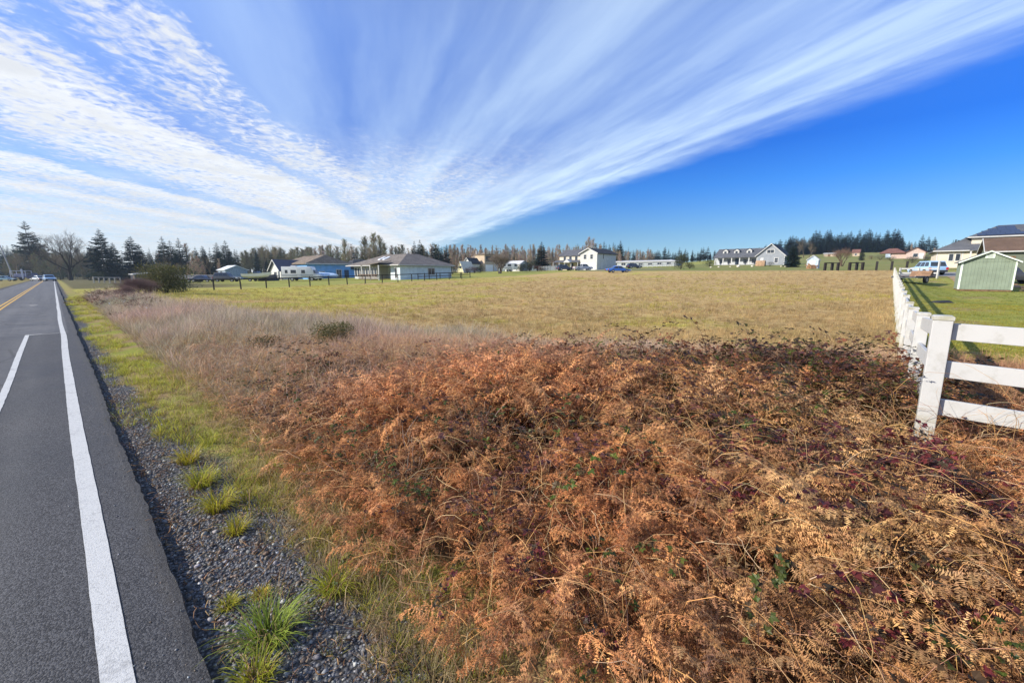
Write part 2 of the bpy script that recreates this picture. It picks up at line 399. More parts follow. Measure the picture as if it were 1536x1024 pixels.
# ------------------------------------------------------------------ ground, one sheet to the horizon
def axis(lo, hi, fine, n):
    t = np.linspace(-1, 1, n); k = 5.2
    v = np.sinh(k * t) / math.sinh(k)
    v = np.where(v < 0, -v * lo, v * hi)
    return np.sort(v)
def make_ground():
    ga = axis(-300, 1500, .12, 250); gb = axis(-500, 1500, .12, 250) + .6
    Aa, Bb = np.meshgrid(ga, gb, indexing='ij')
    X = AX * Aa + BX * Bb; Y = AY * Aa + BY * Bb
    Z = tz(X, Y)
    V = np.stack([X, Y, Z], -1).reshape(-1, 3)
    n = 250; i = np.arange(n * n).reshape(n, n)
    q = np.stack([i[:-1, :-1], i[1:, :-1], i[1:, 1:], i[:-1, 1:]], -1).reshape(-1, 4)
    F = np.concatenate([q[:, [0, 2, 1]], q[:, [0, 3, 2]]])
    m, t = newmat('ground_soil_and_grass')
    P = t.n('ShaderNodeNewGeometry').outputs['Position']
    a, b = t.dot(P, (AX, AY, 0)), t.dot(P, (BX, BY, 0))
    big = t.noise(P, .22, 5, .6); mid = t.noise(P, 1.1, 6, .65); fin = t.noise(P, 9., 5, .7)
    j = t.m('SUBTRACT', t.noise(P, 2.2, 4), .5)
    # rough field: straw, olive and moss-yellow patches
    band = t.noise(t.comb(t.m('MULTIPLY', a, .13), t.m('MULTIPLY', b, .05)), 1., 5, .6)
    f1 = t.mix(t.ramp(mid, .35, .65), (.50, .35, .15), (.38, .26, .115))
    f2 = t.mix(t.ramp(mid, .35, .65), (.43, .37, .085), (.32, .29, .06))
    gm = t.m('ADD', t.m('MULTIPLY', big, .5), t.m('MULTIPLY', band, .5))
    gm = t.m('ADD', gm, t.ramp(b, 8., 40., .06, -.05)); gm = t.m('ADD', gm, t.ramp(a, 8., 50., -.05, .09))
    field = t.mix(t.ramp(gm, .50, .61), f1, f2)
    k = t.ramp(fin, .25, .75, .7, 1.3)
    field = t.mix(1., field, t.n('ShaderNodeCombineColor', {0: k, 1: k, 2: k}).outputs[0], 'MULTIPLY')
    lawn = t.mix(t.ramp(mid, .3, .7), (.22, .24, .05), (.33, .31, .08))
    lawn = t.mix(t.ramp(t.noise(P, .35, 4), .55, .7), lawn, (.30, .23, .10))
    far = t.mix(t.ramp(big, .35, .65), (.17, .20, .05), (.24, .21, .08))
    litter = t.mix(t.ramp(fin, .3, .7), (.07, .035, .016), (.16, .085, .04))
    ve = t.mix(t.ramp(mid, .4, .6), (.24, .25, .045), (.30, .21, .10))
    vg = t.vor(P, 55.); stone = t.mix(t.n('ShaderNodeSeparateColor', {0: vg.outputs['Color']}).outputs[0], (.05, .052, .058), (.2, .2, .21))
    stone = t.mix(t.ramp(vg.outputs['Distance'], .3, .7, 0., .8), stone, (.03, .03, .03))
    stone = t.mix(t.ramp(mid, .5, .7, 0., .6), stone, (.09, .07, .05))
    c = field
    c = t.mix(t.m('MULTIPLY', t.ramp(a, -.30, -.42, 0., 1., False), t.ramp(t.m('ADD', b, t.m('MULTIPLY', j, 2.5)), 10.6, 12.2)), c, lawn)
    c = t.mix(t.ramp(t.m('ADD', b, t.m('MULTIPLY', j, 2.)), 86.3, 88.), c, far)
    c = t.mix(t.m('MULTIPLY', t.ramp(a, 57.5, 58.5), t.ramp(b, 12., 20.)), c, lawn)
    c = t.mix(t.m('MULTIPLY', t.ramp(a, 62., 72.), t.ramp(b, 24., 15.)), c, t.mix(t.ramp(mid, .35, .65), (.09, .085, .035), (.15, .125, .055)))
    # grey-brown dead growth by the road
    dead = t.mix(mid, (.26, .20, .14), (.40, .31, .22))
    dm = t.ramp(t.m('SUBTRACT', t.m('ADD', b, t.m('MULTIPLY', j, 2.)), t.ramp(a, 6., 26., 7.2, 3.2, False)), -.6, .8)
    c = t.mix(t.m('MULTIPLY', t.m('SUBTRACT', 1., dm), t.m('MULTIPLY', t.ramp(a, 5., 9.), t.ramp(a, 50., 40.))), c, dead)
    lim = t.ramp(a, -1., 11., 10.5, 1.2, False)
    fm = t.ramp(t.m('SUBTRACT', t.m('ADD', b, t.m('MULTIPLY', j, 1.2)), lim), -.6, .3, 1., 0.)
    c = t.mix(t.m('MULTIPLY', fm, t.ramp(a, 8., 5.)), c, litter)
    c = t.mix(t.ramp(t.m('ADD', b, t.m('MULTIPLY', j, .8)), 1.5, 1.05), c, ve)
    gl = t.ramp(a, 1.5, 9., .95, .56, False)
    c = t.mix(t.ramp(t.m('SUBTRACT', t.m('ADD', b, t.m('MULTIPLY', j, .5)), gl), -.1, .1, 1., 0.), c, stone)
    c = t.mix(t.ramp(b, -4.2, -5., 0., 1.), c, t.mix(t.ramp(mid, .45, .6), (.22, .20, .05), (.20, .13, .07)))
    h = t.m('ADD', t.m('MULTIPLY', fin, .6), t.m('MULTIPLY', vg.outputs['Distance'], -.5))
    t.out(c, .95, t.bump(h, .7, .03), .1)
    me = mesh_np('ground', V, F, np.ones((len(V), 3), np.float32), m)
    for p in me.polygons: p.use_smooth = True
    o = bpy.data.objects.new('ground', me); COL.objects.link(o)
    tag(o, kind='structure')
make_ground()

# ------------------------------------------------------------------ road with a ragged right-hand edge
ROADZ = .012
def rz_at(a, b): return float(road_z(a)) + ROADZ - .012 * abs(b + 1.9) / 2
def asphalt():
    m, t = newmat('asphalt')
    P = t.n('ShaderNodeNewGeometry').outputs['Position']
    a, b = t.dot(P, (AX, AY, 0)), t.dot(P, (BX, BY, 0))
    agg = t.vor(P, 150.); sep = t.n('ShaderNodeSeparateColor', {0: agg.outputs['Color']}).outputs[0]
    n1 = t.noise(P, .8, 5, .6); n2 = t.noise(P, 60., 4, .7)
    new = t.mix(t.ramp(sep, .25, .95), (.023, .023, .026), (.088, .087, .091))
    wear = t.noise(t.comb(t.m('MULTIPLY', b, 2.2), t.m('MULTIPLY', a, .05)), 1., 5, .6)
    old = t.mix(t.ramp(wear, .35, .65), (.085, .085, .09), (.13, .128, .13))
    old = t.mix(t.ramp(n2, .4, .6, 0., .5), old, (.06, .06, .062))
    crack = t.vor(P, .6, 'DISTANCE_TO_EDGE').outputs['Distance']
    old = t.mix(t.ramp(crack, .0, .025, .7, 0.), old, (.03, .03, .03))
    msk = t.m('MULTIPLY', t.ramp(a, 16.82, 16.86, 1., 0., False), 1.)
    msk = t.m('MAXIMUM', msk, t.m('MULTIPLY', t.ramp(b, .06, .1), t.ramp(a, 30., 60., 1., 0.)))
    lane = t.ramp(b, -.66, -.70, 1., 0., False)
    msk = t.m('MULTIPLY', msk, t.m('ADD', .45, t.m('MULTIPLY', lane, .55)))
    c = t.mix(msk, old, new)
    trk = t.m('ADD', t.ramp(t.m('ABSOLUTE', t.m('ADD', b, .45)), .0, .22, 1., 0.), t.ramp(t.m('ABSOLUTE', t.m('ADD', b, 1.45)), .0, .22, 1., 0.))
    c = t.mix(t.m('MULTIPLY', trk, t.ramp(t.noise(t.comb(t.m('MULTIPLY', a, .25), t.m('MULTIPLY', b, 3.)), 1., 5, .6), .3, .7, .05, .3)), c, (.11, .108, .105))
    stn = t.noise(P, 2.6, 6, .7)
    c = t.mix(t.ramp(stn, .58, .74, 0., .5), c, (.030, .029, .028))
    c = t.mix(t.ramp(t.vor(P, 9.).outputs['Distance'], .06, .03, 0., .35), c, (.2, .19, .17))
    k = t.ramp(n1, .3, .7, .82, 1.22)
    c = t.mix(1., c, t.n('ShaderNodeCombineColor', {0: k, 1: k, 2: k}).outputs[0], 'MULTIPLY')
    edge = t.ramp(t.m('ADD', b, t.m('MULTIPLY', t.m('SUBTRACT', t.noise(P, 3., 5, .7), .5), .22)), .12, .27, 0., .45)
    c = t.mix(edge, c, (.07, .06, .045))
    h = t.m('ADD', t.m('MULTIPLY', agg.outputs['Distance'], -.6), t.m('MULTIPLY', n2, .5))
    t.out(c, t.ramp(n1, .3, .7, .62, .8), t.bump(h, .55, .006), .35)
    return m
def road():
    mb = MB(); av = list(np.concatenate([np.arange(-40, -2, 1.), np.arange(-2, 14, .06), np.arange(14, 60, .5), np.arange(60, 196, 4.)]))
    rows = []
    for a in av:
        e = .25 + .03 * (vnoise(a, 0, .5, 3) - .5) + .016 * (vnoise(a, 0, 5., 5) - .5) + .016 * (vnoise(a, 0, 14., 8) - .5)
        e2 = -3.9 + .12 * (vnoise(a, 5, .9, 2) - .5)
        r = []
        for b in (e2 - .03, e2, -1.9, e - .035, e, e + .012):
            x, y = W2(a, b); r.append((x, y, rz_at(a, b) - (.004 if b == e else 0) - (.075 if b in (e2 - .03, e + .012) else 0)))
        rows.append(r)
    for r, q in zip(rows, rows[1:]):
        for k in range(5): mb.poly([r[k], q[k], q[k + 1], r[k + 1]])
    o = mb.build('road', asphalt()); tag(o, kind='structure')
    # weld for smooth shading across the crown
road()

def paint(name, color, wear=.35):
    m, t = newmat(name)
    P = t.n('ShaderNodeNewGeometry').outputs['Position']
    f = t.noise(P, 25., 6, .75); g = t.noise(P, 2.5, 4, .6); v = t.vor(P, 160.).outputs['Distance']
    c = t.mix(t.ramp(t.m('ADD', t.m('MULTIPLY', f, .6), t.m('MULTIPLY', g, .4)), .50, .68, 0., wear), color, (.13, .13, .13))
    c = t.mix(t.ramp(v, .55, .8, 0., .35), c, (.1, .1, .1))
    t.out(c, .7, t.bump(t.m('ADD', f, t.m('MULTIPLY', v, -.6)), .4, .004), .3); return m
WHITE = paint('road_paint_white', (.56, .555, .53), .55); YEL = paint('road_paint_yellow', (.62, .36, .06), .5)
def marking(a_list, bfun, wfun, mat, name='road_marking'):
    mb = MB(); prev = None
    for a in a_list:
        b, wd = bfun(a), wfun(a)
        cur = []
        for q in (b - wd / 2, b + wd / 2):
            x, y = W2(a, q); cur.append((x, y, rz_at(a, q) + .004))
        if prev: mb.poly([prev[0], cur[0], cur[1], prev[1]])
        prev = cur
    o = mb.build(name, mat); tag(o, kind='structure'); return o
fa = list(np.concatenate([np.arange(-30, 0, 1.), np.arange(0, 12, .08), np.arange(12, 60, .4), np.arange(60, 190, 3.)]))
def jit(a, sd, k=1.): return k * (.012 * (vnoise(a, 0, .3, sd) - .5) + .003 * (vnoise(a, 0, 9., sd + 1) - .5))
def edge_b(a): return -.03 + jit(a, 11) + .02 * math.exp(-((a - 15.5) / 2.5) ** 2) - .012 * math.exp(-((a - 22) / 3.) ** 2)
marking(fa, edge_b, lambda a: .098 + jit(a, 21) + (.004 * math.sin(a * .9) if a > 9 else 0), WHITE)
marking([a for a in fa if a < 16.9], lambda a: -.66 + jit(a, 31, 2.), lambda a: .075 + jit(a, 33), WHITE)
marking([a for a in fa if a > -20], lambda a: -1.83 + jit(a, 41), lambda a: .085, YEL)
marking([a for a in fa if a > -20], lambda a: -2.0 + jit(a, 45), lambda a: .085, YEL)
mb = MB()
for b0, b1, wd in ((-.70, -.40, .1), (-.40, -.08, .04)):
    pts = [W2(16.8, b0), W2(16.8 + wd, b0), W2(16.8 + wd * .7, b1), W2(16.8, b1)]
    mb.poly([(x, y, rz_at(16.8, b0) + .0045) for x, y in pts])
tag(mb.build('road_marking', WHITE), kind='structure')
# pale patches and scuffs on the old surface
sc = plain('patch_tar', (.19, .185, .18), .85)
for a, b, la, lb in ((33, -.9, 2.2, .35), (29, -.75, .25, .55), (24.5, -.5, .2, .5), (42, -1.1, .5, .25), (55, -.9, .6, .2), (21.5, -.4, .12, .7)):
    mb = MB(); pts = []
    for k in range(9):
        t_ = 2 * PI * k / 9; q = .7 + .3 * R.random(); x, y = W2(a + la / 2 * q * math.cos(t_), b + lb / 2 * q * math.sin(t_)); pts.append((x, y, rz_at(a, b) + .005))
    mb.poly(pts); tag(mb.build('road_patch', sc), kind='structure')

# gravel drive and yard beyond the white fence
def sheet(name, corners, mat, n=14, dz=.06):
    mb = MB(); P = [Vector((*c, 0)) for c in corners]; g = {}
    for i in range(n + 1):
        for j in range(n + 1):
            u, v = i / n, j / n
            p = (P[0] * (1 - u) + P[1] * u) * (1 - v) + (P[3] * (1 - u) + P[2] * u) * v
            g[i, j] = (p.x, p.y, gz(p.x, p.y) + dz)
    for i in range(n):
        for j in range(n): mb.poly([g[i, j], g[i + 1, j], g[i + 1, j + 1], g[i, j + 1]])
    return tag(mb.build(name, mat), kind='structure')
GRAV = plain('drive_gravel', (.25, .235, .215), .95, .3, 2., .6, 40.)
sheet('driveway', [W2(-.9, 70), W2(-26, 70), W2(-26, 80), W2(-.9, 80)], GRAV)
sheet('driveway', [W2(-5, 57.8), W2(-9, 57.8), W2(-9, 69.9), W2(-5, 69.9)], plain('drive_dirt', (.34, .23, .13), .95, .3, 1.5, .6, 40.))
sheet('driveway', [W2(61, 92), W2(40, 101), W2(44, 106), W2(64, 97)], GRAV)
# ------------------------------------------------------------------ small plants
FERN = leaf_mat('dead_fern_frond', .8, .25, .12)
GRASS = leaf_mat('grass_blade', .65, .42, .2)
BRAM = leaf_mat('bramble_leaf', .5, .2, .3)
TWIG = leaf_mat('dry_stem', .8, .0, .1)

def frond(rn, npairs=11, pin=7, L=.62, stipe=.34):
    P = Proto(); lean = rn.uniform(.5, 1.0); pts = []
    # stipe rises, then the blade arches over and droops
    n = npairs + 5; x = z = 0.; ang = PI / 2 - rn.uniform(.0, .3)
    side_w = 0.; sw = rn.uniform(-.25, .25)
    for k in range(n + 1):
        pts.append(Vector((x, side_w, z)))
        st = stipe / 4 if k < 4 else L / (n - 4)
        x += math.cos(ang) * st; z += math.sin(ang) * st; side_w += sw * st * (k / n)
        ang -= (.12 if k < 3 else lean * rn.uniform(.11, .26))
    kk = rn.uniform(.8, 1.2); base = rn.choice([(.64, .308, .128), (.55, .245, .098), (.42, .178, .074), (.54, .275, .13)]); base = tuple(q * kk for q in base)
    P.tube(pts, [.0035 - .0028 * k / n for k in range(n + 1)], tuple(q * .8 for q in base), tuple(q * 1.15 for q in base))
    for i in range(npairs):
        k = 4 + i; p = pts[k]; d = (pts[k + 1] - pts[k]).normalized() if k < n else (pts[k] - pts[k - 1]).normalized()
        up = Vector((0, 1, 0)).cross(d).normalized() * -1
        if up.z < 0 and d.x > 0: up = -up
        t = i / npairs; lp = L * .30 * (1 - t) ** .8 * (.55 + .45 * min(1, i / 2)) * rn.uniform(.6, 1.2) + .012
        for sgn in (-1, 1):
            sd = Vector((0, sgn, 0)); q = p.copy(); dr = (sd * .85 + d * rn.uniform(.0, .8) + up * rn.uniform(-.75, .5)).normalized()
            m = max(3, int(pin * (1 - t * .55))); step = lp / m; droop = rn.uniform(.0, 1.9) / pin; twist = rn.uniform(-1.3, 1.3) / pin; sway = rn.uniform(-.5, .7) / pin; kc = rn.uniform(.75, 1.3); col = (base[0] * kc, base[1] * kc * rn.uniform(.94, 1.06), base[2] * kc)
            nrm = dr.cross(d * sgn).normalized(); prev = q
            for j in range(m):
                prev = q; q = q + dr * step; dr = (dr + Vector((0, 0, -droop)) + d * sway).normalized()
                wq0 = (.0122 * (1 - j / m) ** .5 + .0025) * rn.uniform(.8, 1.1); curl = rn.uniform(-1.5, .4)
                ax = (d - dr * d.dot(dr)).normalized(); nn = ax.cross(dr).normalized()
                if nn.z < 0: nn = -nn
                tw = twist * j; ax, nn = ax * math.cos(tw) + nn * math.sin(tw), nn * math.cos(tw) - ax * math.sin(tw)
                kc = rn.uniform(.8, 1.3); c2 = tuple(b * kc for b in col)
                for h in (-1, 1):
                    if rn.random() < .16: continue
                    wq = wq0 * rn.uniform(.55, 1.25); curl2 = curl + rn.uniform(-.5, .5)
                    tip = prev + dr * step * rn.uniform(.5, .9) + ax * h * wq * 1.7 + nn * curl2 * wq * 1.1
                    i0 = P.pt(prev - dr * step * .05, col); i1 = P.pt(prev + dr * step * .72, col); i2 = P.pt(tip, c2); P.f.append((i0, i1, i2))
    return P

def stem(rn, L=.8, col=(.30, .17, .07)):
    P = Proto(); pts = []; x = y = z = 0.; ang = rn.uniform(.4, 1.5); az = 0.; cv = rn.uniform(.0, .35)
    for k in range(7):
        pts.append((x, y, z)); st = L / 6
        x += math.cos(ang) * math.cos(az) * st; y += math.cos(ang) * math.sin(az) * st; z += math.sin(ang) * st
        ang -= rn.uniform(.0, .35) + cv; az += rn.uniform(-.45, .45)
    P.tube(pts, [.0021 - .0013 * k / 6 for k in range(7)], col, tuple(min(1, q * 1.35) for q in col)); return P

def bramble(rn, kind, n=9):
    """arching cane with leaves of three to five leaflets"""
    P = Proto(); pts = []; x = y = z = 0.; ang = rn.uniform(.7, 1.4); L = rn.uniform(.6, 1.0); az = 0.
    for k in range(n + 1):
        pts.append(Vector((x, y, z))); st = L / n
        x += math.cos(ang) * math.cos(az) * st; y += math.cos(ang) * math.sin(az) * st; z += math.sin(ang) * st
        ang -= rn.uniform(.08, .3); az += rn.uniform(-.2, .2)
    P.tube(pts, [.004 - .0025 * k / n for k in range(n + 1)], (.10, .045, .035), (.16, .07, .045))
    pal = {'green': [(.04, .058, .006), (.06, .08, .010), (.085, .09, .012), (.085, .05, .02)], 'red': [(.11, .018, .02), (.15, .028, .025), (.075, .018, .02), (.05, .035, .02)],
           'dark': [(.055, .04, .02), (.065, .032, .024), (.05, .055, .010), (.12, .065, .03), (.07, .065, .015)], 'rust': [(.20, .07, .03), (.14, .05, .03), (.09, .035, .03)]}[kind]
    for k in range(2, n + 1):
        for _ in range(3 if rn.random() < .7 else 2):
            p = pts[k]; az = rn.uniform(0, 2 * PI); d = Vector((math.cos(az), math.sin(az), rn.uniform(-.2, .6))).normalized()
            st = p + d * rn.uniform(.03, .07); P.tube([p, st], [.0012, .0009], (.10, .05, .03)); up = Vector((rn.uniform(-.5, .5), rn.uniform(-.5, .5), 1)).normalized()
            c = rn.choice(pal); kc = rn.uniform(.7, 1.4); c = tuple(q * kc for q in c); lw = rn.uniform(.03, .055)
            for da in ((0, -1.1, 1.1) if rn.random() < .6 else (0, -.8, .8, -1.7, 1.7)):
                dd = Matrix.Rotation(da, 3, up) @ d; P.leaf(st, dd, up, lw * (1. if da == 0 else .8), lw * .62, c, rn.uniform(.02, .25))
    return P

def clump(rn, n=14, h=.2, w=.006, spread=.06, c0=(.30, .22, .09), c1=(.42, .31, .13), bend=1., seg=3, dead=0.):
    P = Proto()
    for _ in range(n):
        az = rn.uniform(0, 2 * PI); r = spread * math.sqrt(rn.random()); p = Vector((math.cos(az) * r, math.sin(az) * r, -.01))
        az2 = az + rn.uniform(-.9, .9); ang = PI / 2 - rn.uniform(.02, .45) * bend; L = h * rn.uniform(.55, 1.2); pts = [p]
        for k in range(seg):
            p = p + Vector((math.cos(ang) * math.cos(az2), math.cos(ang) * math.sin(az2), math.sin(ang))) * (L / seg); pts.append(p); ang -= rn.uniform(.1, .62) * bend
        sd = Vector((-math.sin(az2), math.cos(az2), 0)); ww = w * rn.uniform(.7, 1.3)
        k = rn.uniform(.7, 1.3); a, b = (tuple(q * k for q in c0), tuple(q * k for q in c1))
        if rn.random() < dead: a, b = (.28, .19, .08), (.42, .30, .14)
        P.ribbon(pts, [ww * (1 - .25 * i) for i in range(seg + 1)], sd, a, b)
    return P

def pebble(rn):
    P = Proto(); n = 5; c = rn.choice([(.16, .165, .175), (.2, .2, .2), (.28, .275, .27), (.09, .092, .10), (.42, .41, .40), (.17, .13, .10)])
    top = P.pt((rn.uniform(-.2, .2), rn.uniform(-.2, .2), rn.uniform(.35, .6)), c); ring = []
    for lev, (r, z) in enumerate(((.62, .38), (.95, .05), (.7, -.3))):
        ring.append([P.pt((math.cos(2 * PI * k / n + lev * .5) * r * rn.uniform(.75, 1.2), math.sin(2 * PI * k / n + lev * .5) * r * rn.uniform(.6, 1.), z * rn.uniform(.7, 1.2)), c) for k in range(n)])
    for k in range(n):
        q = (k + 1) % n; P.f.append((top, ring[0][k], ring[0][q]))
        for l in range(2): P.f += [(ring[l][k], ring[l + 1][k], ring[l + 1][q]), (ring[l][k], ring[l + 1][q], ring[l][q])]
    return P

def tints(n, lo=.75, hi=1.25, hue=.08):
    k = rng.uniform(lo, hi, (n, 1)); return k * (1 + rng.uniform(-hue, hue, (n, 3)))
def grounded(a, b, dz=0.):
    x = AX * a + BX * b; y = AY * a + BY * b
    return np.stack([x, y, tz(x, y) + dz], -1), x, y
def put(name, protos, pos, mat, scale, tilt, tint=None, zs=None, idx=None, yaw=None):
    n = len(pos)
    o = scatter(name, protos, pos, rng.integers(0, len(protos), n) if idx is None else idx, rng.uniform(0, 2 * PI, n) if yaw is None else yaw, scale, tilt, tints(n) if tint is None else tint, mat, zs)
    return tag(o, kind='stuff')
def U(lo, hi, n): return rng.uniform(lo, hi, n)

def fern_up(a): return np.interp(a, [-8, -.5, 0, 2, 4, 5.6, 7, 9, 13], [8.6, 9.2, 9.4, 7.4, 5.8, 4.8, 4.0, 3.0, 1.6])
def fern_lo(a): return np.interp(a, [-6, 0, 2, 4.5, 9], [1.0, .95, 1.0, 1.12, 1.35])
def bramble_w(a, b):
    """where brambles crowd the ferns out"""
    return np.exp(-((a + .1) / 1.5) ** 2 - ((b - 7.5) / 1.5) ** 2) + .9 * np.exp(-((a - 2.2) / .8) ** 2 - ((b - 6.3) / .8) ** 2) + .7 * np.exp(-((a - 4.6) / .7) ** 2 - ((b - 4.6) / .6) ** 2) + .55 * np.exp(-((a - .5) / .5) ** 2 - ((b - 3.7) / .7) ** 2)

# --- dead bracken filling the verge
def ferns():
    rn = random.Random(5)
    near = [frond(rn, 15, 13, rn.uniform(.36, .70), rn.uniform(.15, .42)) for _ in range(12)]
    farp = [frond(rn, 11, 6, rn.uniform(.5, .7), rn.uniform(.25, .42)) for _ in range(8)]
    n = 36000; a = U(-6, 13, n); b = U(.9, 9.6, n)
    ok = (b > fern_lo(a) + .12 * (vnoise(a, b, 2.3, 4) - .5)) & (b < fern_up(a) + 1.9 * (vnoise(a, b, .9, 9) - .5) + .8 * (rng.random(n) - .5))
    ok &= ~((np.abs(a + .34) < .12) & (b > 5.0))
    ok &= rng.random(n) < 1 - .5 * np.clip(bramble_w(a, b), 0, 1)
    ok &= rng.random(n) < np.interp(a + .35 * (b - 2.5), [-6, 3.6, 5.8, 8, 13], [1, 1, .4, .2, .07])
    ok &= ~((a < -.4) & (b > 5.2) & (rng.random(n) < .6))
    gap = .65 * vnoise(a, b, 2.6, 201) + .35 * vnoise(a, b, 5.5, 202); ok &= rng.random(n) < .12 + .88 * sstep((gap - .30) / .16)
    ok &= np.hypot(AX * a + BX * b, AY * a + BY * b) > .95
    ok &= (AY * a + BY * b > -1.)
    a, b = a[ok], b[ok]; pos, x, y = grounded(a, b)
    dist = np.hypot(x, y); isn = dist < 4.2
    hgt = np.interp(b - fern_lo(a), [0, .5, 1.5, 4], [.4, .62, .78, .92]) * (.52 + .85 * vnoise(a, b, 1.9, 2)) * np.interp(a, [2, 9], [1, .75])
    hgt = hgt * (1 - .52 * np.exp(-((a + .9) / 1.6) ** 4) * sstep((b - 3.3) / .8) * (b < 5.6)) * np.where((b > 5.4) & (a < 3), .75, 1)
    tone = vnoise(a, b, .8, 31)[:, None]; gold = vnoise(a, b, .55, 77)[:, None]
    t = tints(len(a), .62, 1.25, .03)
    t = t * (1 + (tone - .5) * np.array([.25, -.18, -.3])) * (1 + (gold - .5) * np.array([.1, .07, .0]))
    old = (rng.random(len(a)) < .18)[:, None]; t = np.where(old, t * np.array([.62, .60, .68]), t)
    gold2 = .0 * np.clip((x - .2) / 2.5, 0, 1) * np.clip((5 - y) / 3, 0, 1)
    t[:, 1] *= 1 + .06 * gold2; t[:, 0] *= 1 + .1 * gold2; t[:, 2] *= 1 - .1 * gold2
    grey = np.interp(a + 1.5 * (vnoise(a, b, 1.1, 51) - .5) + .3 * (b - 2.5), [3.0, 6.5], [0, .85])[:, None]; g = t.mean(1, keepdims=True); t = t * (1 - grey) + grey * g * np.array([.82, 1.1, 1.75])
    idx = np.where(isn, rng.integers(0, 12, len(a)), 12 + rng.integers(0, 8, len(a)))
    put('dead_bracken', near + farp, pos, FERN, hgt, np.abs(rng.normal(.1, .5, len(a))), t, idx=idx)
ferns()

def stems():
    rn = random.Random(8)
    pr = [stem(rn, rn.uniform(.25, .85), c) for c in ((.42, .25, .11), (.36, .17, .08), (.50, .33, .17), (.28, .16, .10), (.5, .27, .10), (.55, .40, .24)) for _ in range(4)]
    n = 30000; a = U(-6, 12, n); b = U(.9, 9.8, n)
    ok = (b > fern_lo(a) - .1) & (b < fern_up(a) + .6) & (AY * a + BY * b > -.6) & (np.hypot(AX * a + BX * b, AY * a + BY * b) > .95)
    a, b = a[ok], b[ok]; pos, x, y = grounded(a, b, 0); pos[:, 2] += U(0, .4, len(a)) * np.interp(b - fern_lo(a), [0, 1.5], [.3, 1])
    put('dry_stalks', pr, pos, TWIG, U(.5, 1.05, len(a)), np.abs(rng.normal(.1, .45, len(a))))
stems()

def brambles():
    rn = random.Random(21)
    kinds = ['green'] * 4 + ['dark'] * 4 + ['red'] * 4 + ['rust'] * 3
    pr = [bramble(rn, k) for k in kinds]; A, B, I, Zs = [], [], [], []
    def blob(a0, b0, ra, rb, n, picks, dz=0.):
        for _ in range(n):
            A.append(rn.gauss(a0, ra)); B.append(rn.gauss(b0, rb)); I.append(rn.choice(picks)); Zs.append(dz)
    G, K, RD, RU = range(0, 4), range(4, 8), range(8, 12), range(12, 15)
    GK = list(G)[:2] + list(K) + list(K) + list(RU)
    blob(.1, 7.4, .75, .9, 360, GK + list(RU)); blob(1.1, 6.7, .6, .6, 140, GK + list(RU)); blob(.2, 6.1, .35, .5, 60, GK)
    blob(2.3, 6.2, .55, .45, 80, GK + list(RU)); blob(3.4, 5.5, .6, .4, 55, GK + list(RU)); blob(4.6, 4.7, .45, .35, 45, GK)
    blob(.9, 4.4, .5, .5, 70, GK); blob(-.1, 3.6, .3, .5, 130, list(RD)); blob(-.5, 2.9, .2, .35, 55, list(RD) + list(K)); blob(.9, 2.9, .3, .3, 18, list(RD))
    blob(-.4, 2.0, .25, .3, 15, list(G) + list(RD)); blob(2.6, 2.6, .5, .5, 45, GK); blob(1.2, 1.35, .2, .12, 8, list(RD)); blob(2.6, 1.35, .4, .1, 18, list(G)); blob(4.6, 1.6, .5, .3, 30, GK)
    blob(5.8, 2.6, .8, .6, 40, GK); blob(1.6, 1.9, .5, .4, 26, list(G) + list(RU)); blob(2.2, 4.2, 1.0, .7, 60, GK + list(RU))
    blob(-1.2, 6.3, .7, .5, 50, list(G))
    a, b = np.array(A), np.array(B); ok = (np.hypot(AX * a + BX * b, AY * a + BY * b) > 1.0) & (b > .95) & ((a > -.5) | (b < 5.0) | (rng.random(len(a)) < .12)) & ~((a < .3) & (b > 3.9) & (b < 5.2))
    a, b, idx = a[ok], b[ok], np.array(I)[ok]; pos, x, y = grounded(a, b)
    sc = np.interp(b - fern_lo(a), [0, 1.2, 4, 6], [.45, .8, .95, 1.05]) * U(.7, 1.1, len(a))
    pos[:, 2] += U(.04, .22, len(a))
    put('bramble', pr, pos, BRAM, sc, np.abs(rng.normal(.1, .3, len(a))), tints(len(a), .7, 1.35, .05), idx=idx)
brambles()

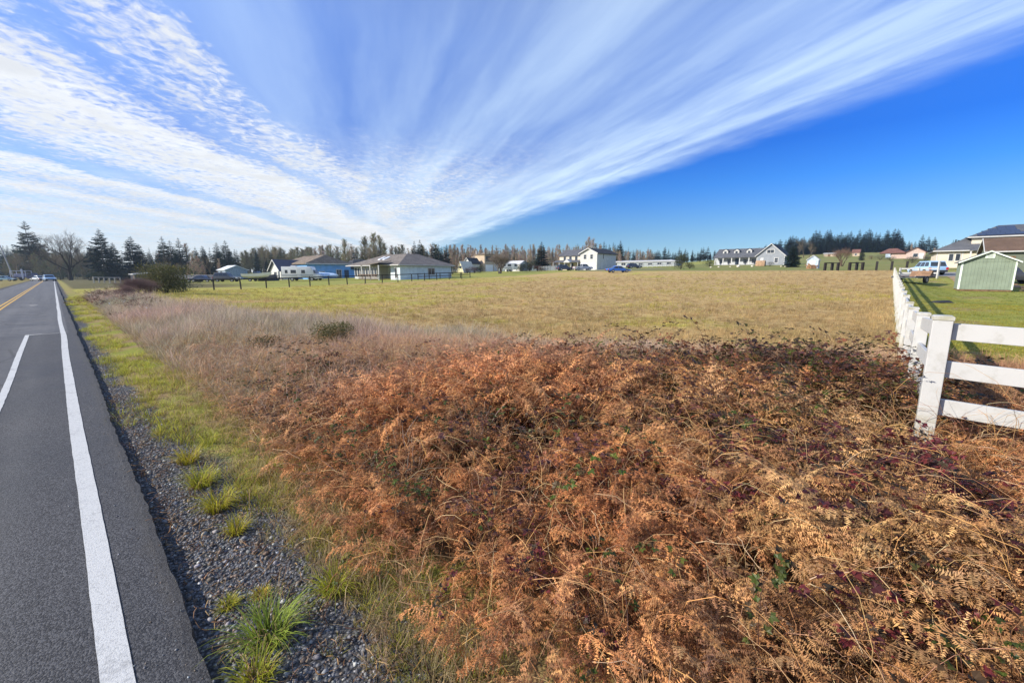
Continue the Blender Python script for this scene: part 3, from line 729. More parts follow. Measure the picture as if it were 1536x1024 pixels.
# --- grass: verge, greyish dead strip, field, lawn
def grasses():
    rn = random.Random(33)
    straw = [clump(rn, 16, .34, .006, .09, (.28, .20, .105), (.54, .42, .24), .9) for _ in range(5)]
    greyd = [clump(rn, 15, .5, .0075, .12, (.26, .19, .13), (.60, .48, .37), .85) for _ in range(5)]
    olive = [clump(rn, 14, .13, .006, .08, (.20, .17, .035), (.46, .38, .09), 1.2) for _ in range(4)]
    green = [clump(rn, 20, .13, .005, .08, (.19, .20, .022), (.66, .63, .10), 1.25, dead=.12) for _ in range(5)]
    lawn = [clump(rn, 14, .07, .005, .09, (.11, .14, .02), (.31, .345, .06), 1.2, dead=.05) for _ in range(3)]
    fs = [clump(rn, 15, .19, .007, .12, (.40, .275, .12), (.64, .47, .22), 1.25, dead=.2) for _ in range(5)]
    fo = [clump(rn, 15, .16, .007, .12, (.31, .265, .05), (.60, .52, .115), 1.25, dead=.2) for _ in range(4)]
    # roadside grass
    n = 7000; a = 1.2 + 44 * rng.random(n) ** 1.9; b = U(.3, 1.75, n)
    lo = np.interp(a, [1.2, 3, 5, 9, 20], [.95, .72, .62, .52, .38]) + .3 * (vnoise(a, b, 1.1, 19) - .5); den = vnoise(a, b, 1.7, 6)
    ok = (b > lo) & (rng.random(n) < np.clip((den - .42) * 4., .03, 1)) & (np.hypot(AX * a + BX * b, AY * a + BY * b) > 1.2)
    ok &= rng.random(n) < np.interp(b, [.3, 1.2, 1.75], [1, .8, .3]) * np.interp(a, [1.5, 4.5], [.35, 1])
    a, b = a[ok], b[ok]; pos, x, y = grounded(a, b); den = den[ok]
    idx = np.where(rng.random(len(a)) < np.interp(b, [.4, 1.0, 1.6], [.92, .72, .4]) , rng.integers(0, 5, len(a)), np.where(rng.random(len(a)) < .5, 5 + rng.integers(0, 4, len(a)), 9 + rng.integers(0, 5, len(a))))
    dist = np.hypot(x, y)
    put('verge_grass', green + olive + straw, pos, GRASS, U(.5, 1.05, len(a)) * np.where(idx >= 9, .55, 1) * np.interp(dist, [2, 10, 40], [.8, 1., 1.5]), np.abs(rng.normal(0, .2, len(a))), tints(len(a), .75, 1.3, .1), idx=idx)
    # lusher clumps closing up into a row along the gravel
    n = 420; a = 3.0 + 9 * rng.random(n) ** 1.3; b = np.interp(a, [3, 5, 12], [.66, .70, .62]) + rng.normal(0, .15, n); ok = (vnoise(a, b, 2.2, 301) > .56); a, b = a[ok], b[ok]; n = len(a); pos, x, y = grounded(a, b)
    put('verge_grass', green, pos, GRASS, U(.6, 1.15, n), np.abs(rng.normal(0, .2, n)), tints(n, .65, 1.05, .06))
    # grey-tan dead growth, tall, between ferns and field
    n = 24000; a = 2.5 + 43 * rng.random(n) ** 1.6; b = U(1.0, 10.6, n)
    up = np.interp(a, [2.5, 4, 6.3, 10, 17, 23, 30, 46], [10., 9.6, 8.3, 7.6, 5.6, 4.1, 3.4, 3.2]) + 1.6 * (vnoise(a, b, .5, 14) - .5)
    ok = (b < up) & ((b > fern_up(a) - 1.0) | (rng.random(n) < np.interp(a, [2.5, 4, 8], [.1, .25, .9]))) & (b > np.interp(a, [3, 12, 46], [1.35, 1.15, 1.5])) 
    ok &= ~((np.abs(a - 7.4) < 1.3) & (np.abs(b - 5.9) < .6) & (rng.random(n) < .85))
    a, b = a[ok], b[ok]; pos, x, y = grounded(a, b); dist = np.hypot(x, y)
    t = tints(len(a), .8, 1.25, .07); pk = vnoise(a, b, .45, 41)[:, None]; t = t * (1 + (pk - .5) * np.array([.25, -.1, .1]))
    put('dead_grass', greyd + straw, pos, GRASS, U(.6, 1.15, len(a)) * np.interp(dist, [5, 40], [.95, 2.0]), np.abs(rng.normal(0, .22, len(a))), t, zs=np.interp(b, [1, 2.5, 6, 9], [.55, .95, .9, .6]) * np.interp(dist, [8, 40], [1, .62]) * (.6 + .8 * vnoise(a, b, .9, 61)))
    # straw fringe at the back of the ferns
    n = 9000; a = U(-.25, 8, n); b = fern_up(a) + rng.normal(.35, .85, n); ok = (a > -.2)
    a, b = a[ok], b[ok]; pos, x, y = grounded(a, b)
    put('dead_grass', straw + greyd, pos, GRASS, U(.6, 1.1, len(a)), np.abs(rng.normal(0, .2, len(a))), tints(len(a), .8, 1.25, .07) * np.array([1.1, .93, .8]))
    # green pockets showing behind the ferns
    n = 900; a = np.concatenate([rng.normal(7.4, .8, n), rng.normal(4.5, .5, 500)]); b = np.concatenate([rng.normal(5.9, .4, n), rng.normal(8.6, .35, 500)])
    pos, x, y = grounded(a, b)
    put('verge_grass', green, pos, GRASS, U(.9, 1.6, len(a)), np.abs(rng.normal(0, .2, len(a))), tints(len(a), .9, 1.3, .08))
    # the field
    n = 46000; Y = 6 * (78 / 6) ** rng.random(n); x = U(-1.25, 1.0, n) * Y; a, b = AX * x + AY * Y, BX * x + BY * Y
    ok = (a > -.28) & (a < 56.8) & (b > fern_up(np.clip(a, -8, 11)) - .1) & (b > np.interp(a, [3, 6, 10, 17, 23, 46], [6., 5.2, 5.8, 4.8, 3.4, 2.6])) & (b < 86)
    x, Y, a, b = x[ok], Y[ok], a[ok], b[ok]; pos = np.stack([x, Y, tz(x, Y)], -1)
    gm = .5 * vnoise(a, b, .13, 3) + .3 * vnoise(a, b, .45, 5) + .2 * vnoise(a, b, 1.4, 6) + np.interp(a, [3, 45], [-.07, .12]) + np.interp(b, [8, 45], [.03, -.06])
    isg = rng.random(len(a)) < sstep((gm - .45) / .17)
    idx = np.where(isg, 5 + rng.integers(0, 4, len(a)), rng.integers(0, 5, len(a)))
    sc = U(.55, 1.2, len(a)) * np.interp(Y, [7, 20, 80], [.85, 1.15, 2.1])
    t = tints(len(a), .65, 1.3, .06) * (.72 + .56 * vnoise(a, b, .55, 23))[:, None]
    hgt = np.interp(Y, [8, 80], [1., .55]) * (.5 + .9 * vnoise(a, b, .7, 12))
    put('field_grass', fs + fo, pos, GRASS, sc, np.abs(rng.normal(0, .25, len(a))), t, zs=hgt, idx=idx)
    # coarse brown weeds standing in the field
    n = 900; Y = 8 * (70 / 8) ** rng.random(n); x = U(-1.1, .9, n) * Y; a, b = AX * x + AY * Y, BX * x + BY * Y
    ok = (a > .2) & (a < 56) & (b > np.interp(a, [3, 10, 17, 23, 46], [9.5, 7.5, 6, 5, 4.5])) & (b < 84) & (rng.random(n) < sstep((vnoise(a, b, .22, 88) - .35) / .3)); x, Y = x[ok], Y[ok]; pos = np.stack([x, Y, tz(x, Y)], -1)
    put('field_weeds', straw + greyd[:2], pos, GRASS, U(.6, 1.1, len(x)) * np.interp(Y, [8, 70], [.8, 1.8]), np.abs(rng.normal(0, .2, len(x))), tints(len(x), .55, 1., .06) * np.array([1.0, .86, .72]), zs=U(.5, .9, len(x)))
    # mown lawn beyond the white fence
    n = 22000; Y = 5 * (60 / 5) ** rng.random(n); x = U(.85, 1.5, n) * Y; a, b = AX * x + AY * Y, BX * x + BY * Y
    ok = (a < -.4) & (b > 7.6) & (b < 66) & ~((a < -4.6) & (b > 57)); x, Y, a, b = x[ok], Y[ok], a[ok], b[ok]
    pos = np.stack([x, Y, tz(x, Y)], -1)
    t = tints(len(a), .75, 1.3, .08); yl = sstep((vnoise(a, b, .25, 15) - .45) / .25)[:, None]; t = t * (1 + yl * np.array([.55, .2, .1]))
    put('lawn_grass', lawn, pos, GRASS, U(.7, 1.2, len(a)) * np.interp(Y, [6, 60], [1., 2.6]), np.abs(rng.normal(0, .2, len(a))), t, zs=np.interp(Y, [6, 60], [1., .5]))
    # dead tangle on the far side of the corner post
    n = 8500; a = U(-6., -.5, n); b = U(5.3, 12.2, n); pos, x, y = grounded(a, b)
    put('dead_grass', straw + greyd, pos, GRASS, U(.5, .95, n), np.abs(rng.normal(0, .35, n)), tints(n, .7, 1.2, .07) * np.array([1.1, .78, .6]))
    # straw, twigs and low plants along the foot of the ferns
    n = 1300; a = 1.0 + 8 * rng.random(n) ** 1.4; b = fern_lo(a) + rng.normal(-.06, .12, n)
    ok = np.hypot(AX * a + BX * b, AY * a + BY * b) > 1.2; a, b = a[ok], b[ok]; pos, x, y = grounded(a, b)
    put('verge_grass', straw[:3] + green[:3] + olive[:3], pos, GRASS, U(.3, .6, len(a)), np.abs(rng.normal(.1, .4, len(a))), tints(len(a), .7, 1.2, .1))
    return green, olive
GREEN, OLIVE = grasses()

def gravel():
    rn = random.Random(3); pr = [pebble(rn) for _ in range(14)]
    n = 15000; a = .8 + 13 * rng.random(n) ** 1.7; b = .235 + np.abs(rng.normal(0, .36, n))
    ok = (b < np.interp(a, [.8, 2.5, 5, 10], [1.0, .9, .62, .5]) + .1) & (b > .27); a, b = a[ok], b[ok]
    pos, x, y = grounded(a, b); sc = np.exp(rng.normal(math.log(.0075), .45, len(a))); pos[:, 2] += sc * .12
    put('gravel', pr, pos, plain_attr(), np.clip(sc, .003, .026), np.abs(rng.normal(0, .5, len(a))), tints(len(a), .6, 1.3, .05))
    n = 500; a = .8 + 10 * rng.random(n) ** 1.4; b = .25 - np.abs(rng.normal(0, .16, n)); x = AX * a + BX * b; y = AY * a + BY * b; sc = np.clip(np.exp(rng.normal(math.log(.003), .5, n)), .0015, .008)
    put('road_grit', pr, np.stack([x, y, road_z(a) + ROADZ - .012 * np.abs(b + 1.9) / 2 + sc * .2], -1), plain_attr(), sc, np.abs(rng.normal(0, .5, n)), tints(n, .6, 1.3, .05))
    n = 1500; a = .9 + 7 * rng.random(n) ** 1.5; b = .28 + np.abs(rng.normal(.3, .3, n)); pos, x, y = grounded(a, b, .012)
    pr = [stem(rn, .12, c) for c in ((.2, .12, .06), (.32, .2, .1), (.12, .07, .05))]
    put('twig_litter', pr, pos, TWIG, U(.5, 1.6, n), U(1.0, 1.5, n))
def plain_attr():
    m, t = newmat('stone'); c = t.n('ShaderNodeAttribute', attribute_name='col').outputs['Color']; t.out(c, .8, None, .3); return m
gravel()

# --- the green clumps on the shoulder, one thing each
def tuft(a, b, h, n, label, dark=0., yel=0.):
    rn = random.Random(int(a * 1000)); P = Proto()
    c0 = (.15 + .06 * yel, .18, .015); c1 = (.52 + .2 * yel, .60, .06)
    if dark: c0 = (.10, .15, .025); c1 = (.44, .54, .08)
    Q = clump(rn, int(n * 1.7), h * 1.4, .006, h * .5, c0, c1, 1.15, 4, .12)
    o = bpy.data.objects.new('grass_tuft', proto_mesh('grass_tuft', Q, GRASS)); COL.objects.link(o); o.location = pab(a, b)
    tag(o, label, 'grass tuft', 'grass tufts on the gravel shoulder')
tuft(1.98, .47, .17, 150, 'large dark green grass tuft on the gravel nearest the camera', 1)
tuft(1.80, .37, .11, 90, 'small grass tuft just below the large dark green tuft', 0, .4)
tuft(2.02, .82, .13, 110, 'bright green grass tuft at the foot of the ferns', 0, .3)
tuft(3.03, .61, .10, 80, 'small yellow green grass tuft alone at the end of the grass row', 0, .8)
tuft(3.45, .60, .15, 130, 'wide yellow green grass tuft leading the roadside row', 0, .7)
tuft(3.95, .60, .15, 120, 'full green grass tuft second in the roadside row', 0, .5)
tuft(4.55, .62, .15, 110, 'yellowish grass tuft third in the roadside row', 0, .9)
tuft(2.35, .40, .06, 70, 'low mossy tuft at the asphalt edge', 0, .6)
tuft(2.30, .54, .05, 60, 'low golden moss clump in the middle of the gravel', 0, 1.4)
# ------------------------------------------------------------------ fences
def vinyl():
    m, t = newmat('white_fence_paint')
    P = t.n('ShaderNodeTexCoord').outputs['Object']; G = t.n('ShaderNodeNewGeometry').outputs['Position']
    f = t.noise(G, 7., 6, .7); g = t.noise(G, 1.2, 4)
    c = t.mix(t.ramp(f, .48, .72, 0., .5), (.47, .47, .46), (.30, .29, .25))
    c = t.mix(t.ramp(t.noise(G, 40., 4, .7), .66, .74, 0., .35), c, (.30, .28, .24))
    c = t.mix(t.m('MULTIPLY', t.ramp(t.sep(P)[2], .0, .6, .8, 0.), t.ramp(f, .35, .6)), c, (.30, .28, .17))
    c = t.mix(t.ramp(g, .4, .7, 0., .18), c, (.62, .61, .58))
    t.out(c, .55, t.bump(t.noise(G, 60., 4), .12, .004), .35); return m
VIN = vinyl()
def local(root, p):                                                # world point -> the fence root's frame (roots are only turned about z)
    return Matrix.Rotation(-root.rotation_euler.z, 3, 'Z') @ (Vector(p) - root.location)

def white_fence():
    A0 = -.395; root = empty('rail_fence', pab(A0, 5.2), 0, 'long white three rail fence from the corner post by the ferns along the field', 'fence')
    rn = random.Random(4)
    def post(a, b, h=1.22, w=.127):
        p = pab(a, b); mb = MB(); j = (rn.uniform(-.008, .008), rn.uniform(-.008, .008))
        mb.hexa([(-w / 2, -w / 2, -.3), (w / 2, -w / 2, -.3), (w / 2, w / 2, -.3), (-w / 2, w / 2, -.3)],
                [(-w / 2 + j[0], -w / 2 + j[1], h), (w / 2 + j[0], -w / 2 + j[1], h), (w / 2 + j[0], w / 2 + j[1], h), (-w / 2 + j[0], w / 2 + j[1], h)])
        o = mb.build('post', VIN, root, .006); o.location = local(root, p); o.rotation_euler.z = HEAD
        q = w / 2 + .006
        cb = MB(); cb.hexa([(-q, -q, 0), (q, -q, 0), (q, q, 0), (-q, q, 0)], [(-q, -q, .03), (q, -q, .03), (q, q, .03), (-q, q, .03)])
        cb.hexa([(-q, -q, .0302), (q, -q, .0302), (q, q, .0302), (-q, q, .0302)], [(-q * .8, -q * .8, .04), (q * .8, -q * .8, .04), (q * .8, q * .8, .04), (-q * .8, q * .8, .04)])
        c = cb.build('cap', VIN, o, .003); c.location = (j[0], j[1], h + .001); return p
    def rails(p, q):
        d = (q - p).normalized() * .066; sag = rn.uniform(-.012, .012)
        for z in (1.125, .79, .445):
            a_, b_ = local(root, p) + d + Vector((0, 0, z)), local(root, q) - d + Vector((0, 0, z + sag * rn.random()))
            MB().bar(a_, b_, .036, .145).build('rail', VIN, root, .004)
    bs = [5.2 + 2.44 * k for k in range(26)]; pp = [post(A0, b) for b in bs]
    for p, q in zip(pp, pp[1:]): rails(p, q)
    side = [pp[0]] + [post(A0 - 2.44 * k, 5.2) for k in range(1, 4)]
    for p, q in zip(side, side[1:]): rails(p, q)
white_fence()

root = empty('rail_fence', pab(-.9, 66.2), 0, 'short white two rail fence with one tall end post behind the flat trailer', 'fence')
for k in range(3):
    p = local(root, pab(-.9 - 1.55 * k, 66.4)); h = 1.9 if k == 2 else 1.2
    MB().box(p.x - .07, p.x + .07, p.y - .07, p.y + .07, p.z - .2, p.z + h).build('post', VIN, root)
for z in (1.1, .6):
    MB().bar(local(root, pab(-.98, 66.4, z)), local(root, pab(-3.92, 66.4, z)), .04, .15).build('rail', VIN, root)

BLACKWOOD = plain('dark_stained_wood', (.022, .018, .016), .75, .4, 4., .3, 50.)
def black_fence():
    root = empty('wire_fence', pab(57, 9.5), 0, 'long dark post and rail fence between the field and the houses with the camper', 'fence'); rn = random.Random(9); prev = None
    for k in range(17):
        p = local(root, pab(57 + .25 * math.sin(k), 6.9 + 2.65 * k)); h = 1.25 + rn.uniform(-.06, .08); lx = rn.uniform(-.05, .05)
        MB().bar(p - Vector((0, 0, .3)), p + Vector((lx, lx, h)), .11).build('post', BLACKWOOD, root)
        if prev is not None:
            MB().bar(prev + Vector((0, 0, 1.17)), p + Vector((0, 0, 1.17)), .05, .11).build('rail', BLACKWOOD, root)
            MB().bar(prev + Vector((0, 0, .62)), p + Vector((0, 0, .62)), .018, .018).build('wire', BLACKWOOD, root)
        prev = p
black_fence()
def yard_fence():
    root = empty('rail_fence', pab(63.5, 44), 0, 'dark rail fence close to the shaded wall of the grey roofed house', 'fence'); prev = None
    for k in range(6):
        p = local(root, pab(62 - .2 * k, 43.5 + 2.3 * k)); MB().bar(p - Vector((0, 0, .3)), p + Vector((0, 0, 1.15)), .12).build('post', BLACKWOOD, root)
        if prev is not None:
            for z in (1.05, .6): MB().bar(prev + Vector((0, 0, z)), p + Vector((0, 0, z)), .04, .1).build('rail', BLACKWOOD, root)
        prev = p
yard_fence()
def post_row():
    for grp, lab in (((8.1, 7.3, 6.4), 'black timber frame fence with two end posts right of the small grey blue shed'), ((4.9, 4.1, 3.3), 'black timber frame fence with two end posts left of the three single posts')):
        root = empty('timber_fence', pab(grp[1], 87), 0, lab, 'fence'); P = [local(root, pab(a, 87 + (1.6 if i == 1 else 0))) for i, a in enumerate(grp)]
        for i, p in enumerate(P): MB().box(p.x - .15, p.x + .15, p.y - .15, p.y + .15, p.z - .3, p.z + 1.3).build('post', BLACKWOOD, root)
        MB().bar(P[0] + Vector((.1, .1, 1.22)), P[1] + Vector((0, 0, 1.22)), .1, .14).build('rail', BLACKWOOD, root); MB().bar(P[1] + Vector((0, 0, 1.2)), P[2] + Vector((-.1, 0, 1.22)), .1, .12).build('rail', BLACKWOOD, root)
    for a, l in ((1.6, 'single black timber post left of the white fence end'), (-.15, 'single black timber post standing just behind the white fence end'), (-1.85, 'single black timber post behind the short white fence')):
        p = pab(a, 87); mb = MB(); mb.box(-.15, .15, -.15, .15, -.3, 1.32); mb.hexa([(-.17, -.17, 1.321), (.17, -.17, 1.321), (.17, .17, 1.321), (-.17, .17, 1.321)], [(-.1, -.1, 1.4), (.1, -.1, 1.4), (.1, .1, 1.4), (-.1, .1, 1.4)])
        o = mb.build('timber_post', BLACKWOOD); o.location = p; o.rotation_euler.z = HEAD; tag(o, l, 'post')
post_row()

# ------------------------------------------------------------------ houses, all square to the road
TRIM = plain('white_trim', (.55, .55, .54), .5, .06); GLASS = glass_mat()
DARK = plain('dark_opening', (.02, .02, .022), .8)
def P_(name, mb, mat, par, label=None, **k):
    o = mb.build(name, mat, par, **k)
    if label: o['label'] = label
    return o
def facemap(face, off):
    if face == 'F': return lambda u, o, z: (u, off - o, z)
    if face == 'R': return lambda u, o, z: (off + o, u, z)
    if face == 'L': return lambda u, o, z: (off - o, -u, z)
def fbox(mb, fm, u0, u1, o0, o1, z0, z1):
    lo = [fm(u0, o0, z0), fm(u1, o0, z0), fm(u1, o1, z0), fm(u0, o1, z0)]; hi = [fm(u0, o0, z1), fm(u1, o0, z1), fm(u1, o1, z1), fm(u0, o1, z1)]
    return mb.hexa(lo, hi)
def window(par, face, off, u, z, w, h, fr=.1, mull=1, trim=None, cross=False):
    fm = facemap(face, off); mb = MB()
    fbox(mb, fm, u - w / 2 - fr, u - w / 2, .0, .06, z - fr, z + h + fr); fbox(mb, fm, u + w / 2, u + w / 2 + fr, .0, .06, z - fr, z + h + fr)
    fbox(mb, fm, u - w / 2, u + w / 2, .0, .058, z + h, z + h + fr); fbox(mb, fm, u - w / 2, u + w / 2, .0, .07, z - fr, z)
    for k in range(1, mull): fbox(mb, fm, u - w / 2 + w * k / mull - .03, u - w / 2 + w * k / mull + .03, .031, .05, z, z + h)
    if cross: fbox(mb, fm, u - w / 2, u + w / 2, .031, .048, z + h * .5 - .025, z + h * .5 + .025)
    o = mb.build('window', trim or TRIM, par)
    g = MB(); fbox(g, fm, u - w / 2, u + w / 2, .004, .03, z, z + h); g.build('pane', GLASS, o); return o
def panel(par, name, face, off, u0, u1, z0, z1, mat, proud=.03, label=None):
    mb = MB(); fbox(mb, facemap(face, off), u0, u1, 0.002, proud, z0, z1); return P_(name, mb, mat, par, label)
def gable_walls(x0, x1, y0, y1, ze, zr, ax, z0=-.6):
    if ax == 'x': return MB().prism_x([(y0, z0), (y1, z0), (y1, ze), ((y0 + y1) / 2, zr), (y0, ze)], x0, x1)
    return MB().prism_y([(x0, z0), (x1, z0), (x1, ze), ((x0 + x1) / 2, zr), (x0, ze)], y0, y1)
def gable_roof(par, x0, x1, y0, y1, ze, zr, ax, mat, over=.45, th=.16, fascia=None):
    mb = MB(); e = .03
    if ax == 'x':
        ym = (y0 + y1) / 2; sl = (zr - ze) / (ym - y0); d = over
        for s0, sg in ((y0, -1), (y1, 1)):
            lo = [(x0 - d, s0 + sg * d, ze - sl * d + th + e), (x1 + d, s0 + sg * d, ze - sl * d + th + e), (x1 + d, ym, zr + th + e), (x0 - d, ym, zr + th + e)]
            mb.hexa([(p[0], p[1], p[2] - th) for p in lo], lo)
    else:
        xm = (x0 + x1) / 2; sl = (zr - ze) / (xm - x0); d = over
        for s0, sg in ((x0, -1), (x1, 1)):
            lo = [(s0 + sg * d, y0 - d, ze - sl * d + th + e), (s0 + sg * d, y1 + d, ze - sl * d + th + e), (xm, y1 + d, zr + th + e), (xm, y0 - d, zr + th + e)]
            mb.hexa([(p[0], p[1], p[2] - th) for p in lo], lo)
    o = mb.build('roof', mat, par)
    if fascia:
        w = .05; k = th + .05; q = e - .03
        if ax == 'y':
            xm = (x0 + x1) / 2; P = [(x0 - over, ze - sl * over + q), (xm, zr + q), (x1 + over, ze - sl * over + q)]; pr = P + [(x, z + k) for x, z in reversed(P)]
            MB().prism_y(pr, y0 - over - w - .002, y0 - over - .002).build('fascia', fascia, o)
        else:
            ym = (y0 + y1) / 2; P = [(y0 - over, ze - sl * over + q), (ym, zr + q), (y1 + over, ze - sl * over + q)]; pr = P + [(y, z + k) for y, z in reversed(P)]
            for xx in (x1 + over + .002, x0 - over - w - .002): MB().prism_x(pr, xx, xx + w).build('fascia', fascia, o)
    return o
def hip_roof(par, x0, x1, y0, y1, ze, zr, inset, ax, mat, over=.5, th=.2):
    x0 -= over; x1 += over; y0 -= over; y1 += over; mb = MB(); c = [(x0, y0), (x1, y0), (x1, y1), (x0, y1)]
    if ax == 'x': r0, r1 = (x0 + inset, (y0 + y1) / 2, zr), (x1 - inset, (y0 + y1) / 2, zr)
    else: r0, r1 = ((x0 + x1) / 2, y0 + inset, zr), ((x0 + x1) / 2, y1 - inset, zr)
    lo = [(*p, ze) for p in c]; hi = [(*p, ze + th) for p in c]
    mb.poly(list(reversed(lo)))
    for k in range(4): mb.poly([lo[k], lo[(k + 1) % 4], hi[(k + 1) % 4], hi[k]])
    if ax == 'x':
        mb.poly([hi[0], hi[1], r1, r0]); mb.poly([hi[1], hi[2], r1]); mb.poly([hi[2], hi[3], r0, r1]); mb.poly([hi[3], hi[0], r0])
    else:
        mb.poly([hi[0], hi[1], r0]); mb.poly([hi[1], hi[2], r1, r0]); mb.poly([hi[2], hi[3], r1]); mb.poly([hi[3], hi[0], r0, r1])
    return mb.build('roof', mat, par)
def gutter(roof, x0, x1, y, z): MB().box(x0, x1, y - .1, y, z, z + .13).build('gutter', TRIM, roof)
def house(u, Y, label, dz=0., name='house', cat='house', rot=0.):
    p = at(u, Y, dz); return empty(name, p, HEAD + rot, label, cat)

R_GREY = shingle('roof_grey_brown', (.19, .165, .145), (.235, .205, .18)); R_TAN = shingle('roof_tan', (.22, .175, .13), (.27, .21, .16))
R_DARK = shingle('roof_dark', (.05, .052, .06), (.07, .072, .08)); R_SLATE = shingle('roof_slate', (.11, .115, .13), (.15, .155, .165)); R_BROWN = shingle('roof_brown', (.13, .085, .06), (.19, .125, .09)); R_RED = shingle('roof_red', (.20, .095, .075), (.25, .12, .095))
W_PALE = lined('siding_pale_blue', (.56, .64, .68), 'Z', .18, depth=.3, dark=.85); W_BLUE = lined('siding_blue', (.16, .36, .66), 'Z', .2, depth=.3, dark=.85)
W_WHITE = lined('siding_white', (.52, .52, .50), 'Z', .18, depth=.3, dark=.88); W_GREY = lined('siding_grey', (.26, .28, .31), 'Z', .18, depth=.3, dark=.85)
W_CREAM = lined('siding_cream', (.62, .55, .44), 'Z', .18, depth=.3, dark=.88); W_TAN = lined('siding_tan', (.48, .38, .27), 'Z', .2, depth=.3, dark=.85)
W_LGREY = lined('siding_light_grey', (.45, .47, .48), 'Z', .18, depth=.3, dark=.88); STONE = plain('stone_grey', (.3, .29, .28), .9, .3, 8.)
WOODB = plain('brown_wood', (.17, .10, .055), .8, .35, 5., .3)

def grey_hip_house():
    h = house(600, 76, 'grey hip roofed house with pale blue wall and two skylights behind the dark fence')
    P_('wall', MB().box(-3.2, 0, 0, 12, -.6, 2.55), W_PALE, h); P_('wall', MB().box(-9.3, -3.202, 3.2, 11.98, -.6, 2.54), W_PALE, h)
    P_('wall', MB().box(-18.6, -9.302, .8, 9.5, -.6, 2.53), W_LGREY, h, 'light grey window wall')
    o = .55; z0, z1, zr = 2.56, 2.76, 5.0; E = [(-19.1 - o, 0 - o), (0 + o, 0 - o), (0 + o, 12 + o), (-10, 12 + o), (-10, 10 + o), (-19.1 - o, 10 + o)]
    mb = MB(); lo = [(*p, z0) for p in E]; hi = [(*p, z1) for p in E]; mb.poly(list(reversed(lo)))
    for k in range(6): mb.poly([lo[k], lo[(k + 1) % 6], hi[(k + 1) % 6], hi[k]])
    a, b, c = (-13.2, 5, zr), (-5, 5, zr), (-5, 7.6, zr)
    for f in ([hi[0], hi[1], b, a], [hi[1], hi[2], c, b], [hi[2], hi[3], c], [hi[3], hi[4], b, c], [hi[4], hi[5], a, b], [hi[5], hi[0], a]): mb.poly(f)
    rf = mb.build('roof', R_GREY, h); gutter(rf, -19.6, .5, -.56, 2.6); MB().box(.56, .66, -.55, 12.5, 2.6, 2.73).build('gutter', TRIM, rf)
    sl = (zr - z1) / 5.55
    for xx in (-10.6, -8.9):
        m_ = MB(); y0, y1 = 2.0, 3.4; z = lambda y: z1 + (y + .55) * sl
        m_.hexa([(xx - .4, y0, z(y0) + .01), (xx + .4, y0, z(y0) + .01), (xx + .4, y1, z(y1) + .01), (xx - .4, y1, z(y1) + .01)], [(xx - .4, y0, z(y0) + .14), (xx + .4, y0, z(y0) + .14), (xx + .4, y1, z(y1) + .14), (xx - .4, y1, z(y1) + .14)])
        m_.build('skylight', plain('skylight_pale', (.75, .78, .8), .3, .05), rf)
    pc = MB(); pc.hexa([(-9.6, -2.6, 2.62), (-3.0, -2.6, 3.0), (-3.0, .2, 3.35), (-9.6, .2, 2.95)], [(-9.6, -2.6, 2.74), (-3.0, -2.6, 3.12), (-3.0, .2, 3.47), (-9.6, .2, 3.07)]); P_('porch_roof', pc, R_GREY, h)
    for x in (-9.4, -6.2, -3.2): P_('porch_post', MB().box(x - .08, x + .08, -2.5, -2.34, -.6, 2.66), TRIM, h)
    panel(h, 'patio_door', 'F', 3.2, -8.6, -6.2, 0, 2.2, GLASS); panel(h, 'patio_door', 'F', 3.2, -5.6, -3.8, 0, 2.2, GLASS)
    for k in range(8): window(h, 'F', .8, -17.9 + 1.14 * k, .5, .85, 1.75, .1)
    window(h, 'R', 0, 7.0, .95, 1.5, 1.15, .1, 2); window(h, 'F', 0, -1.3, .4, .6, 1.8, .1)
    dk = MB()
    for k in range(24): dk.box(-9.6 + .29 * k, -9.54 + .29 * k, -3.06, -3.0, 0, .9)
    dk.box(-9.7, -2.6, -3.1, -2.96, .9, .98); P_('deck_railing', dk, WOODB, h)
grey_hip_house()

def blue_house():
    h = house(461, 92, 'bright blue house with a tan front roof slope and dark hipped end behind the camper')
    P_('wall', MB().box(-16, 0, 0, 10, -.6, 3.3), W_BLUE, h); P_('wall', MB().box(-9, -.002, 10.002, 19, -.6, 2.3), W_BLUE, h)
    hip_roof(h, -16, 0, 0, 10, 3.31, 5.5, 2.6, 'x', R_TAN, .5); hip_roof(h, -9, 0, 10.6, 20, 2.31, 4.7, 3.0, 'y', R_DARK, .45)
    window(h, 'R', 0, 7.1, .4, 1.1, 1.7, .12, 2); panel(h, 'door', 'R', 0, 8.4, 9.5, 0, 2.1, plain('door_dark', (.04, .06, .09), .5)); window(h, 'R', 0, 3.2, 1.2, 1.1, .5, .1); window(h, 'F', 0, -4, 1, 1.4, 1.2, .1, 2)
    MB().box(.5, .56, -.5, 10.5, 3.32, 3.5).build('fascia', TRIM, h)
blue_house()
def gable_dark_house():
    h = house(421, 93, 'low house with white gable and wide dark blue roof left of the blue house')
    P_('wall', gable_walls(-6.6, 0, 0, 13, 2.1, 4.3, 'y'), W_WHITE, h); gable_roof(h, -6.6, 0, 0, 13, 2.1, 4.3, 'y', plain('roof_dark_blue', (.045, .05, .085), .8, .2), .5, .18, TRIM)
    window(h, 'F', 0, -3.3, .6, 1.6, 1.1, .1, 2); panel(h, 'door', 'F', 0, -1.6, -.7, 0, 2.0, plain('door_dark', (.04, .06, .09), .5)); window(h, 'R', 0, 4, .7, 1.4, 1.0, .1, 2); window(h, 'R', 0, 9, .7, 1.4, 1.0, .1, 2)
gable_dark_house()

